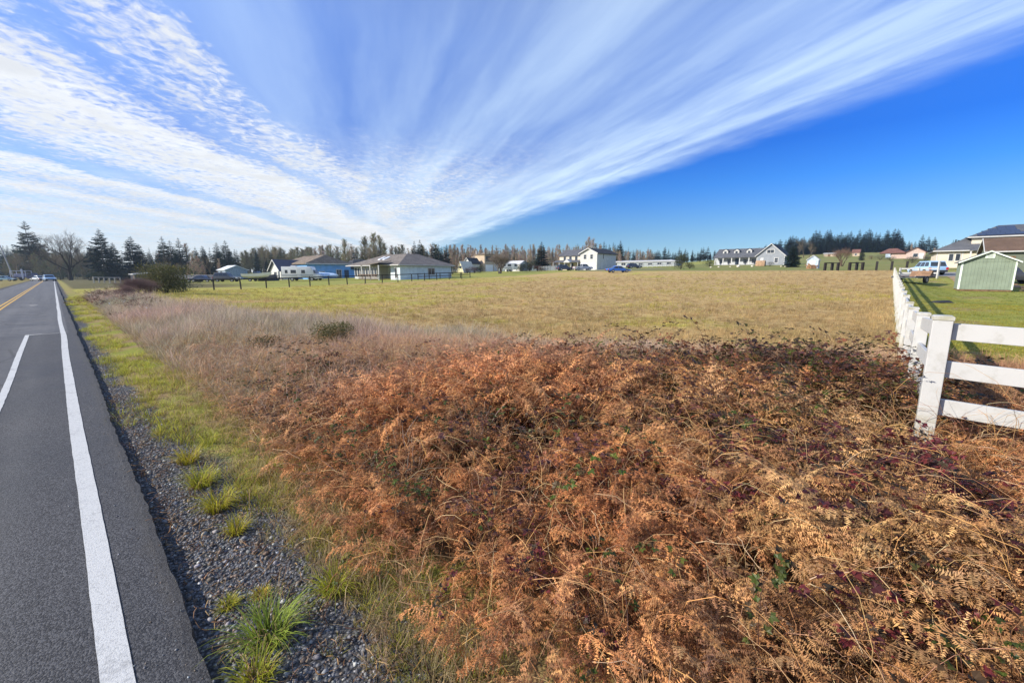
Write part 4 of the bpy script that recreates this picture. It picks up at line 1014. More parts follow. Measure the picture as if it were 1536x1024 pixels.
def white_two_storey():
    h = house(895, 125, 'tall white two storey house with a double window gable and garage')
    P_('wall', gable_walls(-5.9, 0, 0, 11.5, 4.9, 6.3, 'y'), W_WHITE, h); P_('wall', gable_walls(-15.3, -5.902, 2.2, 10, 4.5, 6.35, 'x'), W_CREAM, h, 'cream left wing')
    gable_roof(h, -5.9, 0, 0, 11.5, 4.9, 6.3, 'y', R_DARK, .45, .18, TRIM); gable_roof(h, -15.3, -6.4, 2.2, 10, 4.5, 6.35, 'x', R_SLATE, .4, .16)
    for x in (-4.2, -1.9): window(h, 'F', 0, x, 3.25, .85, 1.25, .09, 1, None, True)
    for x in (-13.2, -11, -8.8): window(h, 'F', 2.2, x, 3.0, .9, 1.15, .09)
    window(h, 'R', 0, 3.6, 3.3, .5, 1.3, .08); panel(h, 'garage_door', 'F', 0, -2.6, -.4, 0, 2.15, plain('garage_white', (.78, .78, .76), .5, .04)); panel(h, 'garage_door', 'F', 0, -5.5, -3.3, 0, 2.15, plain('garage_white', (.78, .78, .76), .5, .04))
    pr = MB(); pr.hexa([(-16.2, -.4, 2.3), (-5.95, -.4, 2.3), (-5.95, 2.19, 3.0), (-16.2, 2.19, 3.0)], [(-16.2, -.4, 2.42), (-5.95, -.4, 2.42), (-5.95, 2.19, 3.12), (-16.2, 2.19, 3.12)]); P_('porch_roof', pr, R_SLATE, h)
    eg = MB().prism_y([(-11.6, 2.25), (-9, 2.25), (-10.3, 3.35)], -1.0, 1.9); P_('porch_gable', eg, W_WHITE, h)
    for x in (-16, -13.6, -11.5, -9.1, -6.6): P_('porch_post', MB().box(x - .07, x + .07, -.32, -.18, -.4, 2.3), TRIM, h)
    for x in (-14.6, -12.8, -7.6): window(h, 'F', 2.2, x, .7, 1.0, 1.2, .09)
    panel(h, 'door', 'F', 2.2, -10.8, -9.8, 0, 2.05, plain('door_dark', (.04, .06, .09), .5)); P_('door', MB().box(.005, .05, 2.2, 3.1, 0, 2.1), TRIM, h)
white_two_storey()

def grey_gable_house():
    h = house(1175, 118, 'grey gabled house with white trim and an upper double window behind the fir')
    P_('wall', gable_walls(-7, 0, 0, 10, 2.7, 5.9, 'y'), W_GREY, h); gable_roof(h, -7, 0, 0, 10, 2.7, 5.9, 'y', R_DARK, .4, .16, TRIM)
    window(h, 'F', 0, -3.6, 3.4, 1.7, .9, .14, 2); window(h, 'F', 0, -2.0, .75, .8, 1.2, .14, 1, None, True)
    for x in (-6.93, -.09): panel(h, 'corner_board', 'F', 0, x, x + .16 if x < -1 else x + .09, -.5, 2.6, TRIM, .04)
    panel(h, 'door', 'F', 0, -6.0, -5.2, 0, 2.1, TRIM)
grey_gable_house()
def dormer_house():
    h = house(1136, 128, 'light grey farmhouse with three white dormers over a columned porch')
    P_('wall', gable_walls(-12.6, 0, 1.8, 9.5, 2.6, 5.1, 'x'), W_LGREY, h)
    mb = MB(); ym = 5.65; sl = (5.1 - 2.25) / (ym + .2)
    mb.hexa([(-13, -.2, 2.25), (.4, -.2, 2.25), (.4, ym, 5.12), (-13, ym, 5.12)], [(-13, -.2, 2.43), (.4, -.2, 2.43), (.4, ym, 5.3), (-13, ym, 5.3)])
    mb.hexa([(-13, ym + .003, 5.12), (.4, ym + .003, 5.12), (.4, 9.9, 2.5), (-13, 9.9, 2.5)], [(-13, ym + .003, 5.3), (.4, ym + .003, 5.3), (.4, 9.9, 2.68), (-13, 9.9, 2.68)])
    rf = mb.build('roof', R_SLATE, h)
    for x in (-10.2, -6.9, -3.3):
        d = MB().prism_y([(x - .75, 3.0), (x + .75, 3.0), (x + .75, 4.55), (x, 5.1), (x - .75, 4.55)], 2.6, 5.2); dm = d.build('dormer', W_WHITE, h)
        gable_roof(dm, x - .75, x + .75, 2.6, 5.2, 4.55, 5.1, 'y', R_SLATE, .18, .08); window(dm, 'F', 2.6, x, 3.75, .7, .7, .1)
    for x in (-12.4, -10, -7.5, -5.2, -2.6, -.2): P_('porch_column', MB().box(x - .13, x + .13, -.05, .21, -.3, 2.27), TRIM, h)
    for x in (-11, -8.6, -4, -1.6): window(h, 'F', 1.8, x, .6, 1.1, 1.3, .1)
    panel(h, 'door', 'F', 1.8, -6.9, -5.8, 0, 2.1, plain('door_dark', (.04, .06, .09), .5)); P_('porch_floor', MB().box(-12.8, .2, -.3, 1.79, -.5, .12), STONE, h)
    window(h, 'R', 0, 5.6, .8, 1, 1.2, .1)
dormer_house()

def tan_house():
    h = house(725, 135, 'tan house with a steep clerestory roof and dark upper window behind the bare round tree')
    W_, Rf = W_TAN, R_TAN
    P_('wall', MB().box(-9, 0, 0, 7, -.6, 2.6), W_, h); P_('wall', MB().box(-4.5, -.01, .6, 7.01, 2.601, 5.3), W_, h, 'raised upper wall')
    mb = MB(); mb.hexa([(-10, -.6, 2.4), (-1.6, -.6, 2.4), (-4.2, 5, 6.1), (-8, 5, 6.1)], [(-10, -.6, 2.6), (-1.6, -.6, 2.6), (-4.2, 5, 6.3), (-8, 5, 6.3)]); mb.box(-5, .5, .3, 7.4, 5.31, 5.55); P_('roof', mb, Rf, h)
    panel(h, 'clerestory_window', 'R', -.01, 1.2, 6.2, 3.2, 5.0, GLASS, .05); panel(h, 'garage_door', 'R', 0, 1.0, 4.4, 0, 2.2, plain('garage_white', (.78, .78, .76), .5, .04)); panel(h, 'panel', 'R', 0, 4.8, 6.8, .2, 2.4, TRIM)
    P_('chimney', MB().box(-7.1, -6.6, 3.3, 3.8, 4.5, 7.0), STONE, h)
    h = house(706, 132, 'small white gabled outbuilding just left of the tan clerestory house'); P_('wall', gable_walls(-3.2, 0, 0, 4, 2.7, 4.3, 'y'), W_WHITE, h); gable_roof(h, -3.2, 0, 0, 4, 2.7, 4.3, 'y', R_DARK, .3, .12, TRIM); window(h, 'F', 0, -1.6, 2.3, .8, .8, .09)
    h = house(697, 118, 'pale yellow A frame cabin with a dark upper window'); P_('wall', MB().prism_y([(-3.6, -.4), (0, -.4), (-1.8, 3.2)], 0, 4), plain('cabin_yellow', (.60, .55, .34), .8), h); panel(h, 'window', 'F', 0, -2.3, -1.3, 1.3, 2.0, GLASS, .05)
    gable_roof(h, -3.6, 0, .0, 4, -.2, 3.2, 'y', plain('cabin_roof', (.55, .53, .45), .8), .15, .1, TRIM)
tan_house()
def trailer_shed():
    h = house(780, 122, 'low white shed with a pale grey roof beside the parked white truck', name='shed', cat='shed'); P_('wall', gable_walls(-6, 0, 0, 3.5, 2.1, 3.0, 'x'), W_WHITE, h); gable_roof(h, -6, 0, 0, 3.5, 2.1, 3.0, 'x', plain('roof_pale', (.5, .5, .5), .7), .2, .1); panel(h, 'door', 'F', 0, -2, -1, 0, 1.9, TRIM); window(h, 'F', 0, -4, 1, 1, .8, .08)
trailer_shed()
def low_house():
    h = house(1011, 150, 'long low grey roofed building behind a white rail fence in the distance', name='barn', cat='building'); P_('wall', MB().box(-26, 0, 0, 7, -.6, 1.6), plain('wall_far_grey', (.34, .37, .38), .8), h); hip_roof(h, -26, 0, 0, 7, 1.61, 2.3, 3, 'x', plain('roof_pale', (.42, .42, .42), .7), .4)
    for k in range(7): window(h, 'F', 0, -23.5 + 3.6 * k, .4, 1.8, .95, .12, 2)
    root = empty('rail_fence', at(950, 140), 0, 'low white rail fence in front of the long grey roofed building', 'fence'); prev = None
    for k in range(10):
        p = at(950 + k * 7, 140) - root.location; MB().box(p.x - .1, p.x + .1, p.y - .1, p.y + .1, p.z - .4, p.z + 1.4).build('post', TRIM, root)
        if prev is not None:
            for z in (1.4, .7): MB().bar(prev + Vector((0, 0, z)), p + Vector((0, 0, z)), .08, .2).build('rail', TRIM, root)
        prev = p
    root = empty('rail_fence', at(808, 118), 0, 'white board fence in front of the cream wing of the tall white house', 'fence'); prev = None
    for k in range(8):
        p = at(808 + k * 4, 118) - root.location; MB().box(p.x - .08, p.x + .08, p.y - .08, p.y + .08, p.z - .4, p.z + 1.35).build('post', TRIM, root)
        if prev is not None:
            for z in (1.15, .75, .35): MB().bar(prev + Vector((0, 0, z)), p + Vector((0, 0, z)), .05, .28).build('rail', TRIM, root)
        prev = p
low_house()

def big_house():
    h = house(1401, 72, 'large cream house at the right edge with a stepped hip roof and solar panels')
    P_('wall', MB().box(0, 22, 0, 13, -.8, 2.7), W_CREAM, h); P_('wall', MB().box(3.9, 22.3, 1.0, 12.6, 3.0, 4.85), W_CREAM, h, 'upper storey wall')
    mb = MB(); o = .55; E = [(-o, -o), (22.6, -o), (22.6, 13.5), (-o, 13.5)]; lo = [(*p, 2.71) for p in E]; hi = [(*p, 2.9) for p in E]; T = [(3.3, 2.6, 5.0), (20, 2.6, 5.0), (20, 11, 5.0), (3.3, 11, 5.0)]
    mb.poly(list(reversed(lo)))
    for k in range(4): mb.poly([lo[k], lo[(k + 1) % 4], hi[(k + 1) % 4], hi[k]]); mb.poly([hi[k], hi[(k + 1) % 4], T[(k + 1) % 4], T[k]])
    mb.poly(T); rf = mb.build('roof', R_SLATE, h); MB().box(-.56, 22.6, -.66, -.56, 2.72, 2.88).build('gutter', TRIM, rf)
    up = hip_roof(h, 3.8, 22.4, 1.0, 12.6, 4.86, 7.15, 3.9, 'x', R_SLATE, .5); MB().box(3.3, 22.9, .38, .48, 4.88, 5.04).build('gutter', TRIM, up)
    PV = plain('solar_panel', (.012, .016, .04), .25, .1, 4., spec=.5); z1, sl = 5.06, (7.15 - 5.06) / 6.3; z = lambda y: z1 + (y - .5) * sl
    def pv(x0, x1, y0, y1):
        m_ = MB(); m_.hexa([(x0, y0, z(y0) + .05), (x1, y0, z(y0) + .05), (x1, y1, z(y1) + .05), (x0, y1, z(y1) + .05)], [(x0, y0, z(y0) + .11), (x1, y0, z(y0) + .11), (x1, y1, z(y1) + .11), (x0, y1, z(y1) + .11)]); m_.build('solar_panel', PV, up)
    for r, (a, b) in enumerate(((4.4, 11), (5.0, 10), (5.8, 9.2), (6.8, 9))):
        n = int((b - a) / 1.03)
        for k in range(n): pv(a + 1.03 * k, a + 1.03 * k + 1.0, .8 + 1.3 * r, .8 + 1.3 * r + 1.26)
    window(h, 'F', 0, 1.75, 1.2, .5, 1.1, .08); window(h, 'F', 0, 2.55, 1.2, .5, 1.1, .08); window(h, 'F', 1.0, 5.9, 3.5, .8, 1.2, .16); window(h, 'F', 0, 6.2, .9, 1.4, 1.3, .1, 2)
    for x in (0.0, 3.0): panel(h, 'corner_board', 'F', 0, x, x + .14, -.7, 2.68, TRIM, .03)
    pg = MB(); pg.hexa([(3.6, -1.6, 2.72), (8.2, -1.6, 2.72), (7.6, 1.0, 3.75), (4.6, 1.0, 3.75)], [(3.6, -1.6, 2.85), (8.2, -1.6, 2.85), (7.6, 1.0, 3.9), (4.6, 1.0, 3.9)]); P_('porch_roof', pg, R_SLATE, h)
    for k in range(3): P_('roof_vent', MB().cyl((2.1 + .35 * k, 1.6 + .2 * k, 4.0), (2.1 + .35 * k, 1.6 + .2 * k, 4.75 - .1 * k), .07, 8), DARK, h)
    for x in (3.8, 8.0): P_('porch_post', MB().box(x - .09, x + .09, -1.5, -1.32, -.8, 2.72), TRIM, h)
    h = house(1478, 56, 'low brown shingle roofed outbuilding behind the green shed', name='barn', cat='building'); P_('wall', gable_walls(0, 16, 0, 6, 2.6, 4.25, 'x'), lined('siding_green_grey', (.13, .15, .11), 'Z', .2), h); gable_roof(h, 0, 16, 0, 6, 2.6, 4.25, 'x', R_BROWN, .4, .16, TRIM)
    MB().box(-.4, 16.4, -.56, -.46, 2.42, 2.55).build('gutter', TRIM, h); window(h, 'F', 0, 4, 1, 1.2, 1, .1); panel(h, 'door', 'F', 0, 1.4, 2.4, -.3, 1.9, WOODB)
big_house()

def green_shed():
    G_ = lined('shed_green', (.20, .245, .185), 'X', .2, .8, .6, .12, .62, .1, .25); G2 = lined('shed_green_side', (.20, .245, .185), 'Y', .2, .8, .6, .12, .62, .1, .2)
    p = at(1441, 35.6, .16); h = empty('shed', p, HEAD, 'pale green garden shed with white corner trim and a small gable vent on the lawn', 'shed'); w = 3.06; d = 3.0; ze, zr = 2.28, 3.08
    P_('front_wall', MB().prism_y([(0, 0), (w, 0), (w, ze), (w / 2, zr), (0, ze)], 0, .08), G_, h); P_('side_wall', MB().box(0, .08, .081, d, 0, ze), G2, h); P_('side_wall', MB().box(w - .08, w, .081, d, 0, ze), G2, h); P_('rear_wall', MB().prism_y([(0, 0), (w, 0), (w, ze), (w / 2, zr), (0, ze)], d + .001, d + .08), G_, h)
    T2 = plain('shed_trim', (.62, .70, .62), .6, .08, dirt=.2)
    gable_roof(h, 0, w, 0, d + .08, ze, zr, 'y', R_SLATE, .22, .06, T2)
    for x in (0., w - .1): panel(h, 'corner_board', 'F', 0, x, x + .1, 0.0, ze - .02, T2, .035)
    panel(h, 'corner_board', 'L', 0, -.1, -.002, 0, ze - .02, T2, .03); panel(h, 'batten', 'F', 0, .101, w - .101, ze - .02, ze + .02, G_, .018)
    v = panel(h, 'gable_vent', 'F', 0, w / 2 - .27, w / 2 + .27, 2.58, 3.0, T2, .05); mb = MB()
    for k in range(5): mb.box(w / 2 - .15, w / 2 + .15, -.062, -.051, 2.66 + .055 * k, 2.69 + .055 * k)
    P_('louver', mb, plain('vent_grey', (.36, .38, .36), .7), v)
    sk = MB(); sk.box(.03, w - .03, .04, d, -.13, -.002); P_('floor_frame', sk, WOODB, h)
    for x in (.3, w / 2, w - .3): P_('foot_block', MB().box(x - .2, x + .2, .1, .5, -.45, -.131), STONE, h)
green_shed()

def small_buildings():
    h = house(1226, 84, 'small grey blue shed with white corners beside the fir', name='shed', cat='shed'); P_('wall', gable_walls(-1.9, 0, 0, 2.4, 1.75, 2.55, 'y'), plain('shed_blue_grey', (.42, .50, .60), .7), h); gable_roof(h, -1.9, 0, 0, 2.4, 1.75, 2.55, 'y', plain('roof_pale', (.5, .5, .5), .7), .15, .08, TRIM); panel(h, 'door', 'F', 0, -1.4, -.5, 0, 1.6, plain('garage_white', (.78, .78, .76), .5, .04)); 
    for x in (-1.88, -.08): panel(h, 'corner_board', 'F', 0, x, x + .08, -.2, 1.7, TRIM, .02)
    h = house(1384, 150, 'distant pink walled house with a red tiled roof'); P_('wall', gable_walls(-5, 0, 0, 9, 2.4, 4.0, 'y'), plain('wall_pink', (.50, .38, .33), .8), h); P_('wall', MB().box(-9, -5.002, 3, 9, -.6, 2.3), plain('wall_pink', (.50, .38, .33), .8), h); gable_roof(h, -5, 0, 0, 9, 2.4, 4.0, 'y', R_RED, .4, .15); hip_roof(h, -12, -5.5, 2.5, 9, 2.31, 4.2, 2.5, 'x', R_RED, .4); window(h, 'F', 0, -2.5, .8, 1.2, 1.1, .12); panel(h, 'garage_door', 'F', 0, -1.6, -.4, 0, 2, plain('garage_white', (.78, .78, .76), .5, .04))
    h = house(1345, 165, 'distant pale blue grey gabled house left of the red tiled roof'); P_('wall', gable_walls(-4, 0, 0, 6, 2.0, 3.4, 'y'), plain('shed_blue_grey', (.42, .50, .60), .7), h); gable_roof(h, -4, 0, 0, 6, 2.0, 3.4, 'y', R_SLATE, .3, .12, TRIM); window(h, 'F', 0, -2, .8, 1.1, 1.1, .12)
    h = house(1286, 185, 'distant little house with a red roof in front of the dark firs'); P_('wall', gable_walls(-2.6, 0, 0, 4, 1.5, 2.9, 'x'), W_TAN, h); gable_roof(h, -2.6, 0, 0, 4, 1.5, 2.9, 'x', R_RED, .2, .12); window(h, 'F', 0, -1.3, .4, .7, .7, .1)
    h = house(1251, 190, 'distant flat white roofed shed in front of the dark firs', name='shed', cat='shed'); P_('wall', MB().box(-4.5, 0, 0, 4, -.6, 1.2), W_TAN, h); P_('roof', MB().hexa([(-4.8, -.3, 1.21), (.3, -.3, 1.21), (.3, 4.3, 1.6), (-4.8, 4.3, 1.6)], [(-4.8, -.3, 1.4), (.3, -.3, 1.4), (.3, 4.3, 1.8), (-4.8, 4.3, 1.8)]), TRIM, h); panel(h, 'door', 'F', 0, -3, -2, 0, 1.1, WOODB)
    h = house(338, 108, 'far shed with two white roof panels above the parked vehicles', name='shed', cat='shed'); P_('wall', gable_walls(-7.5, 0, 0, 5, 2.4, 3.5, 'x'), plain('wall_muted_blue', (.22, .28, .36), .8), h); rf = gable_roof(h, -7.5, 0, 0, 5, 2.4, 3.5, 'x', plain('roof_white_metal', (.72, .76, .8), .4, .06), .3, .1); panel(h, 'door', 'F', 0, -5, -3, 0, 2, DARK)  # shed walls in one plain muted blue
    h = house(201, 112, 'low dark hut with a white roof edge left of the big bush', name='shed', cat='shed'); P_('wall', MB().box(-9, 0, 0, 3, -.4, 1.6), plain('hut_dark', (.06, .065, .08), .8), h); P_('roof', MB().hexa([(-9.3, -.4, 1.61), (.3, -.4, 1.61), (.3, 3.3, 2.0), (-9.3, 3.3, 2.0)], [(-9.3, -.4, 1.85), (.3, -.4, 1.85), (.3, 3.3, 2.2), (-9.3, 3.3, 2.2)]), TRIM, h); panel(h, 'door', 'F', 0, -3, -1.8, 0, 1.5, WOODB)
    root = empty('rail_fence', at(138, 78), 0, 'weathered pale wooden rail fence beside the bright grass strip far down the road', 'fence'); prev = None; OW = plain('weathered_wood', (.38, .34, .28), .85, .25)
    for k in range(6):
        p = at(138 + 8 * k, 80 + .8 * k) - root.location; MB().box(p.x - .08, p.x + .08, p.y - .08, p.y + .08, p.z - .3, p.z + 1.15).build('post', OW, root)
        if prev is not None:
            MB().bar(prev + Vector((0, 0, 1.08)), p + Vector((0, 0, 1.08)), .06, .16).build('rail', OW, root); MB().bar(prev + Vector((0, 0, .5)), p + Vector((0, 0, .5)), .05, .08).build('rail', BLACKWOOD, root)
        prev = p
small_buildings()

def poles():
    m = plain('pole_wood', (.36, .34, .33), .85, .2)
    p = at(20, 128); q = at(20, 128, 10.5) + Vector((-2.6, 0, 0)); mb = MB(); mb.tube([p - Vector((0, 0, .5)), q], [.2, .14], 8); o = mb.build('utility_pole', m); tag(o, 'leaning pale wooden utility pole at the far left of the road', 'utility pole')
poles()
# ------------------------------------------------------------------ vehicles
TYRE = plain('tyre_rubber', (.018, .018, .019), .9); RIM = plain('wheel_rim', (.45, .45, .46), .35, .05, metal=.8)
LAMP = plain('lamp_clear', (.8, .8, .78), .15, .03, spec=.6); TAIL = plain('lamp_red', (.45, .02, .02), .25, .05); BLK = plain('black_plastic', (.025, .025, .028), .6)
def paintm(name, c): return plain('car_paint_' + name, c, .3, .05, 2., spec=.5, coat=.6)
def wheels(root, xs, hw, r, w=.2):
    for x in xs:
        for sg in (-1, 1):
            a, b = (x, sg * hw, r), (x, sg * (hw - w), r)
            o = MB().cyl(b, a, r, 18).build('wheel', TYRE, root); MB().cyl((x, sg * (hw + .012), r), (x, sg * (hw - .02), r), r * .6, 12).build('rim', RIM, o)
def car(label, cat, pos, hdg, col, kind='suv', L=4.6, W=1.85, H=1.7, name='parked_car', group=None):
    root = empty(name, pos, hdg, label, cat, group); hl, hw = L / 2, W / 2; m = paintm(*col); bz, wr = .32, .36 if kind != 'sedan' else .32
    belt = H * .58; c = .1
    if kind == 'pickup': prof = [(-hl, .45), (-hl, belt), (hl - .15, belt), (hl, belt - .25), (hl, .45), (hl - .25, bz), (-hl + .2, bz)]
    elif kind == 'sedan': prof = [(-hl, .45), (-hl + .05, belt - .02), (-hl * .5, belt), (hl * .35, belt), (hl - .1, belt - .2), (hl, .5), (hl - .2, bz), (-hl + .2, bz)]
    else: prof = [(-hl, .45), (-hl + .03, belt), (hl * .4, belt), (hl - .1, belt - .12), (hl, .5), (hl - .2, bz), (-hl + .2, bz)]
    b = MB().hexa([(x, -hw, z) for x, z in prof], [(x, hw, z) for x, z in prof]).build('body', m, root, .05, True)
    cab = {'suv': (-hl + .08, -hl + .4, hl * .12, hl * .42), 'sedan': (-hl * .72, -hl * .34, hl * .12, hl * .5), 'pickup': (-hl * .22, -hl * .14, hl * .3, hl * .58)}[kind]
    x0, x0t, x1t, x1 = cab; wt = hw - .2; z0, z1 = belt - .02, H
    MB().hexa([(x0, -hw + .05, z0), (x1, -hw + .05, z0), (x1, hw - .05, z0), (x0, hw - .05, z0)], [(x0t, -wt, z1), (x1t, -wt, z1), (x1t, wt, z1), (x0t, wt, z1)]).build('cabin', m, root, .06, True)
    lerp = lambda a, b_, t: a + (b_ - a) * t; t0, t1 = .12, .84
    za, zb = lerp(z0, z1, t0), lerp(z0, z1, t1); xa0, xa1, xb0, xb1 = lerp(x0, x0t, t0), lerp(x1, x1t, t0), lerp(x0, x0t, t1), lerp(x1, x1t, t1); ya, yb = lerp(hw - .05, wt, t0), lerp(hw - .05, wt, t1); d = .018
    for sg in (-1, 1):
        n = 2 if kind != 'suv' else 3
        for k in range(n):
            f0, f1 = k / n + .025, (k + 1) / n - .025; xl0, xl1 = lerp(xa0 + .1, xa1 - .1, f0), lerp(xa0 + .1, xa1 - .1, f1); xu0, xu1 = lerp(xb0 + .08, xb1 - .08, f0), lerp(xb0 + .08, xb1 - .08, f1)
            MB().hexa([(xl0, sg * (ya - .02), za), (xl1, sg * (ya - .02), za), (xu1, sg * (yb - .02), zb), (xu0, sg * (yb - .02), zb)], [(xl0, sg * (ya + d), za), (xl1, sg * (ya + d), za), (xu1, sg * (yb + d), zb), (xu0, sg * (yb + d), zb)]).build('window', GLASS, root)
    for nm, xl, xu, e in (('windscreen', xa1, xb1, 1), ('rear_window', xa0, xb0, -1)):
        MB().hexa([(xl - e * .03, -ya + .1, za), (xl - e * .03, ya - .1, za), (xu - e * .03, yb - .08, zb), (xu - e * .03, -yb + .08, zb)], [(xl + e * d, -ya + .1, za), (xl + e * d, ya - .1, za), (xu + e * d, yb - .08, zb), (xu + e * d, -yb + .08, zb)]).build(nm, GLASS, root)
    if kind == 'pickup': MB().box(-hl + .12, x0 - .1, -hw + .12, hw - .12, belt - .3, belt + .004).build('bed_liner', BLK, root)
    wheels(root, (-hl * .6, hl * .62), hw + .01, wr)
    for sg in (-1, 1):
        MB().box(hl - .1, hl + .015, sg * hw - .42 * (sg > 0), sg * hw + .42 * (sg < 0), belt - .36, belt - .2).build('headlight', LAMP, root)
        MB().box(-hl - .015, -hl + .1, sg * hw - .22 * (sg > 0), sg * hw + .22 * (sg < 0), belt - .35, belt - .08).build('taillight', TAIL, root)
    for e in (-1, 1): MB().box(e * hl - .06, e * hl + .05, -hw + .06, hw - .06, .36, .56).build('bumper', BLK if kind != 'pickup' else RIM, root)
    return root
WHT = ('white', (.62, .63, .65)); BLU = ('blue', (.02, .14, .55)); LBL = ('pale_blue', (.30, .47, .68)); NVY = ('navy', (.02, .03, .07)); SIL = ('silver', (.42, .43, .45)); DRK = ('charcoal', (.035, .037, .045)); TEAL = ('pale_green', (.45, .62, .62))
ROADH = math.atan2(AY, AX)
def road_pos(a, b): x, y = W2(a, b); return Vector((x, y, rz_at(a, b)))
car('pale blue car coming along the right hand lane at the end of the road', 'car', road_pos(154, -.75), ROADH + PI + .12, LBL, 'suv', 4.5, 1.85, 1.55)
car('white car at the far end of the road beside the pale blue car', 'car', road_pos(163, -2.55), ROADH + .4, WHT, 'sedan', 4.4, 1.8, 1.35)
car('pale green car parked on the grass at the far left edge', 'car', at(5, 112), .35, TEAL, 'sedan', 4.4, 1.8, 1.35)
car('bright blue car parked on the grass in front of the tall white house', 'car', at(927, 88), .18, BLU, 'sedan', 5.0, 1.9, 1.38)
car('dark navy car parked by the white board fence of the tall white house', 'car', at(847, 116), HEAD + 1.0, NVY, 'suv', 4.4, 1.85, 1.6)
car('silver pickup parked in front of the garage of the tall white house', 'pickup', at(874, 114), .25, SIL, 'pickup', 5.2, 1.9, 1.75, 'parked_pickup')
car('pale blue pickup truck parked on the gravel beyond the flat trailer', 'pickup', at(1390, 52, .05), rad(72), LBL, 'suv', 4.4, 1.85, 1.65, 'parked_pickup')
car('charcoal off roader parked behind the dark fence left of the white boat', 'car', at(339, 84), .1, DRK, 'suv', 4.5, 1.85, 1.85)
car('dark car tucked behind the left side of the green shed', 'car', pab(-8.2, 61.0, .06), HEAD + .1, DRK, 'suv', 4.4, 1.85, 1.8)
car('dark car parked among trees left of the long grey roofed building', 'car', at(951, 128), .1, NVY, 'suv', 4.5, 1.85, 1.5)
car('charcoal car parked left of the charcoal off roader behind the fence', 'car', at(303, 86), .05, NVY, 'sedan', 4.5, 1.8, 1.4)

def camper(label, pos, hdg, L=6.8, H=2.75, name='camper_van', cat='camper', nose=True):
    root = empty(name, pos, hdg, label, cat); m = paintm('camper_white', (.66, .66, .66)); hw = 1.15; hl = L / 2
    prof = [(-hl, .55), (-hl, H), (hl - 1.6, H), (hl - 1.3, H - .1), (hl - .9, 1.75), (hl - .9, .55)] if nose else [(-hl, .55), (-hl + .15, H - .1), (-hl + .4, H), (hl - .4, H), (hl, H * .55), (hl - .2, .55)]
    MB().hexa([(x, -hw, z) for x, z in prof], [(x, hw, z) for x, z in prof]).build('body', m, root, .06, True)
    if nose:
        pr = [(hl - .9, .45), (hl - .9, 1.5), (hl + .15, 1.2), (hl + .3, .5)]; MB().hexa([(x, -hw + .1, z) for x, z in pr], [(x, hw - .1, z) for x, z in pr]).build('bonnet', m, root, .05, True)
        MB().hexa([(hl - .9, -.95, 1.52), (hl - .9, .95, 1.52), (hl - .97, .95, 2.1), (hl - .97, -.95, 2.1)], [(hl - .5, -.95, 1.45), (hl - .5, .95, 1.45), (hl - .86, .95, 2.1), (hl - .86, -.95, 2.1)]).build('windscreen', GLASS, root)
    for sg in (-1, 1):
        for u, w_ in ((-hl + .9, .5), (-hl + 2.2, 1.0), (-hl + 4.0, .7)):
            MB().box(u - w_ / 2, u + w_ / 2, sg * hw - .02, sg * hw + .02, 1.45, 2.1).build('window', GLASS, root)
        MB().box(-hl + .05, hl - 1.0, sg * hw - .02, sg * hw + .015, 1.0, 1.14).build('stripe', paintm('stripe_grey', (.12, .14, .2)), root)
        MB().box(-hl + 2.9, -hl + 3.5, sg * hw - .02, sg * hw + .025, .62, 2.3).build('door', plain('camper_door', (.66, .66, .65), .4, .04), root)
    MB().box(-hl + 1.5, -hl + 2.4, -.4, .4, H + .003, H + .22).build('roof_unit', m, root, .03)
    wheels(root, (-hl * .45, hl * .62) if nose else (-.4, .45), hw + .01, .36)
camper('white camper van parked before the blue house', at(453, 82), .12)
camper('small white caravan half hidden behind the bare round tree', at(764, 118), .1, 4.6, 2.3, 'caravan', 'caravan', False)

def flat_trailer():
    root = empty('flat_trailer', at(1369, 41), rad(22), 'low flat trailer with a brown wooden front board beside the end of the white fence', 'trailer')
    MB().box(-1.5, 2.0, -.95, .95, .5, .62).build('deck', plain('trailer_deck', (.06, .06, .065), .8, .3), root); 
    MB().hexa([(1.3, -.8, .621), (1.9, -.8, .621), (1.9, .8, .621), (1.3, .8, .621)], [(1.7, -.8, 1.2), (1.9, -.8, 1.2), (1.9, .8, 1.2), (1.7, .8, 1.2)]).build('front_board', plain('ply_brown', (.22, .13, .075), .8, .25), root)
    for sg in (-1, 1):
        MB().bar((-1.5, sg * .93, .66), (2, sg * .93, .66), .06).build('side_rail', RIM, root); MB().bar((-2.4, 0, .5), (-1.4, sg * .7, .55), .07).build('drawbar', RIM, root)
    wheels(root, (.2,), 1.12, .33); MB().cyl((-2.3, 0, 0), (-2.3, 0, .6), .04, 8).build('jack_stand', RIM, root)
flat_trailer()
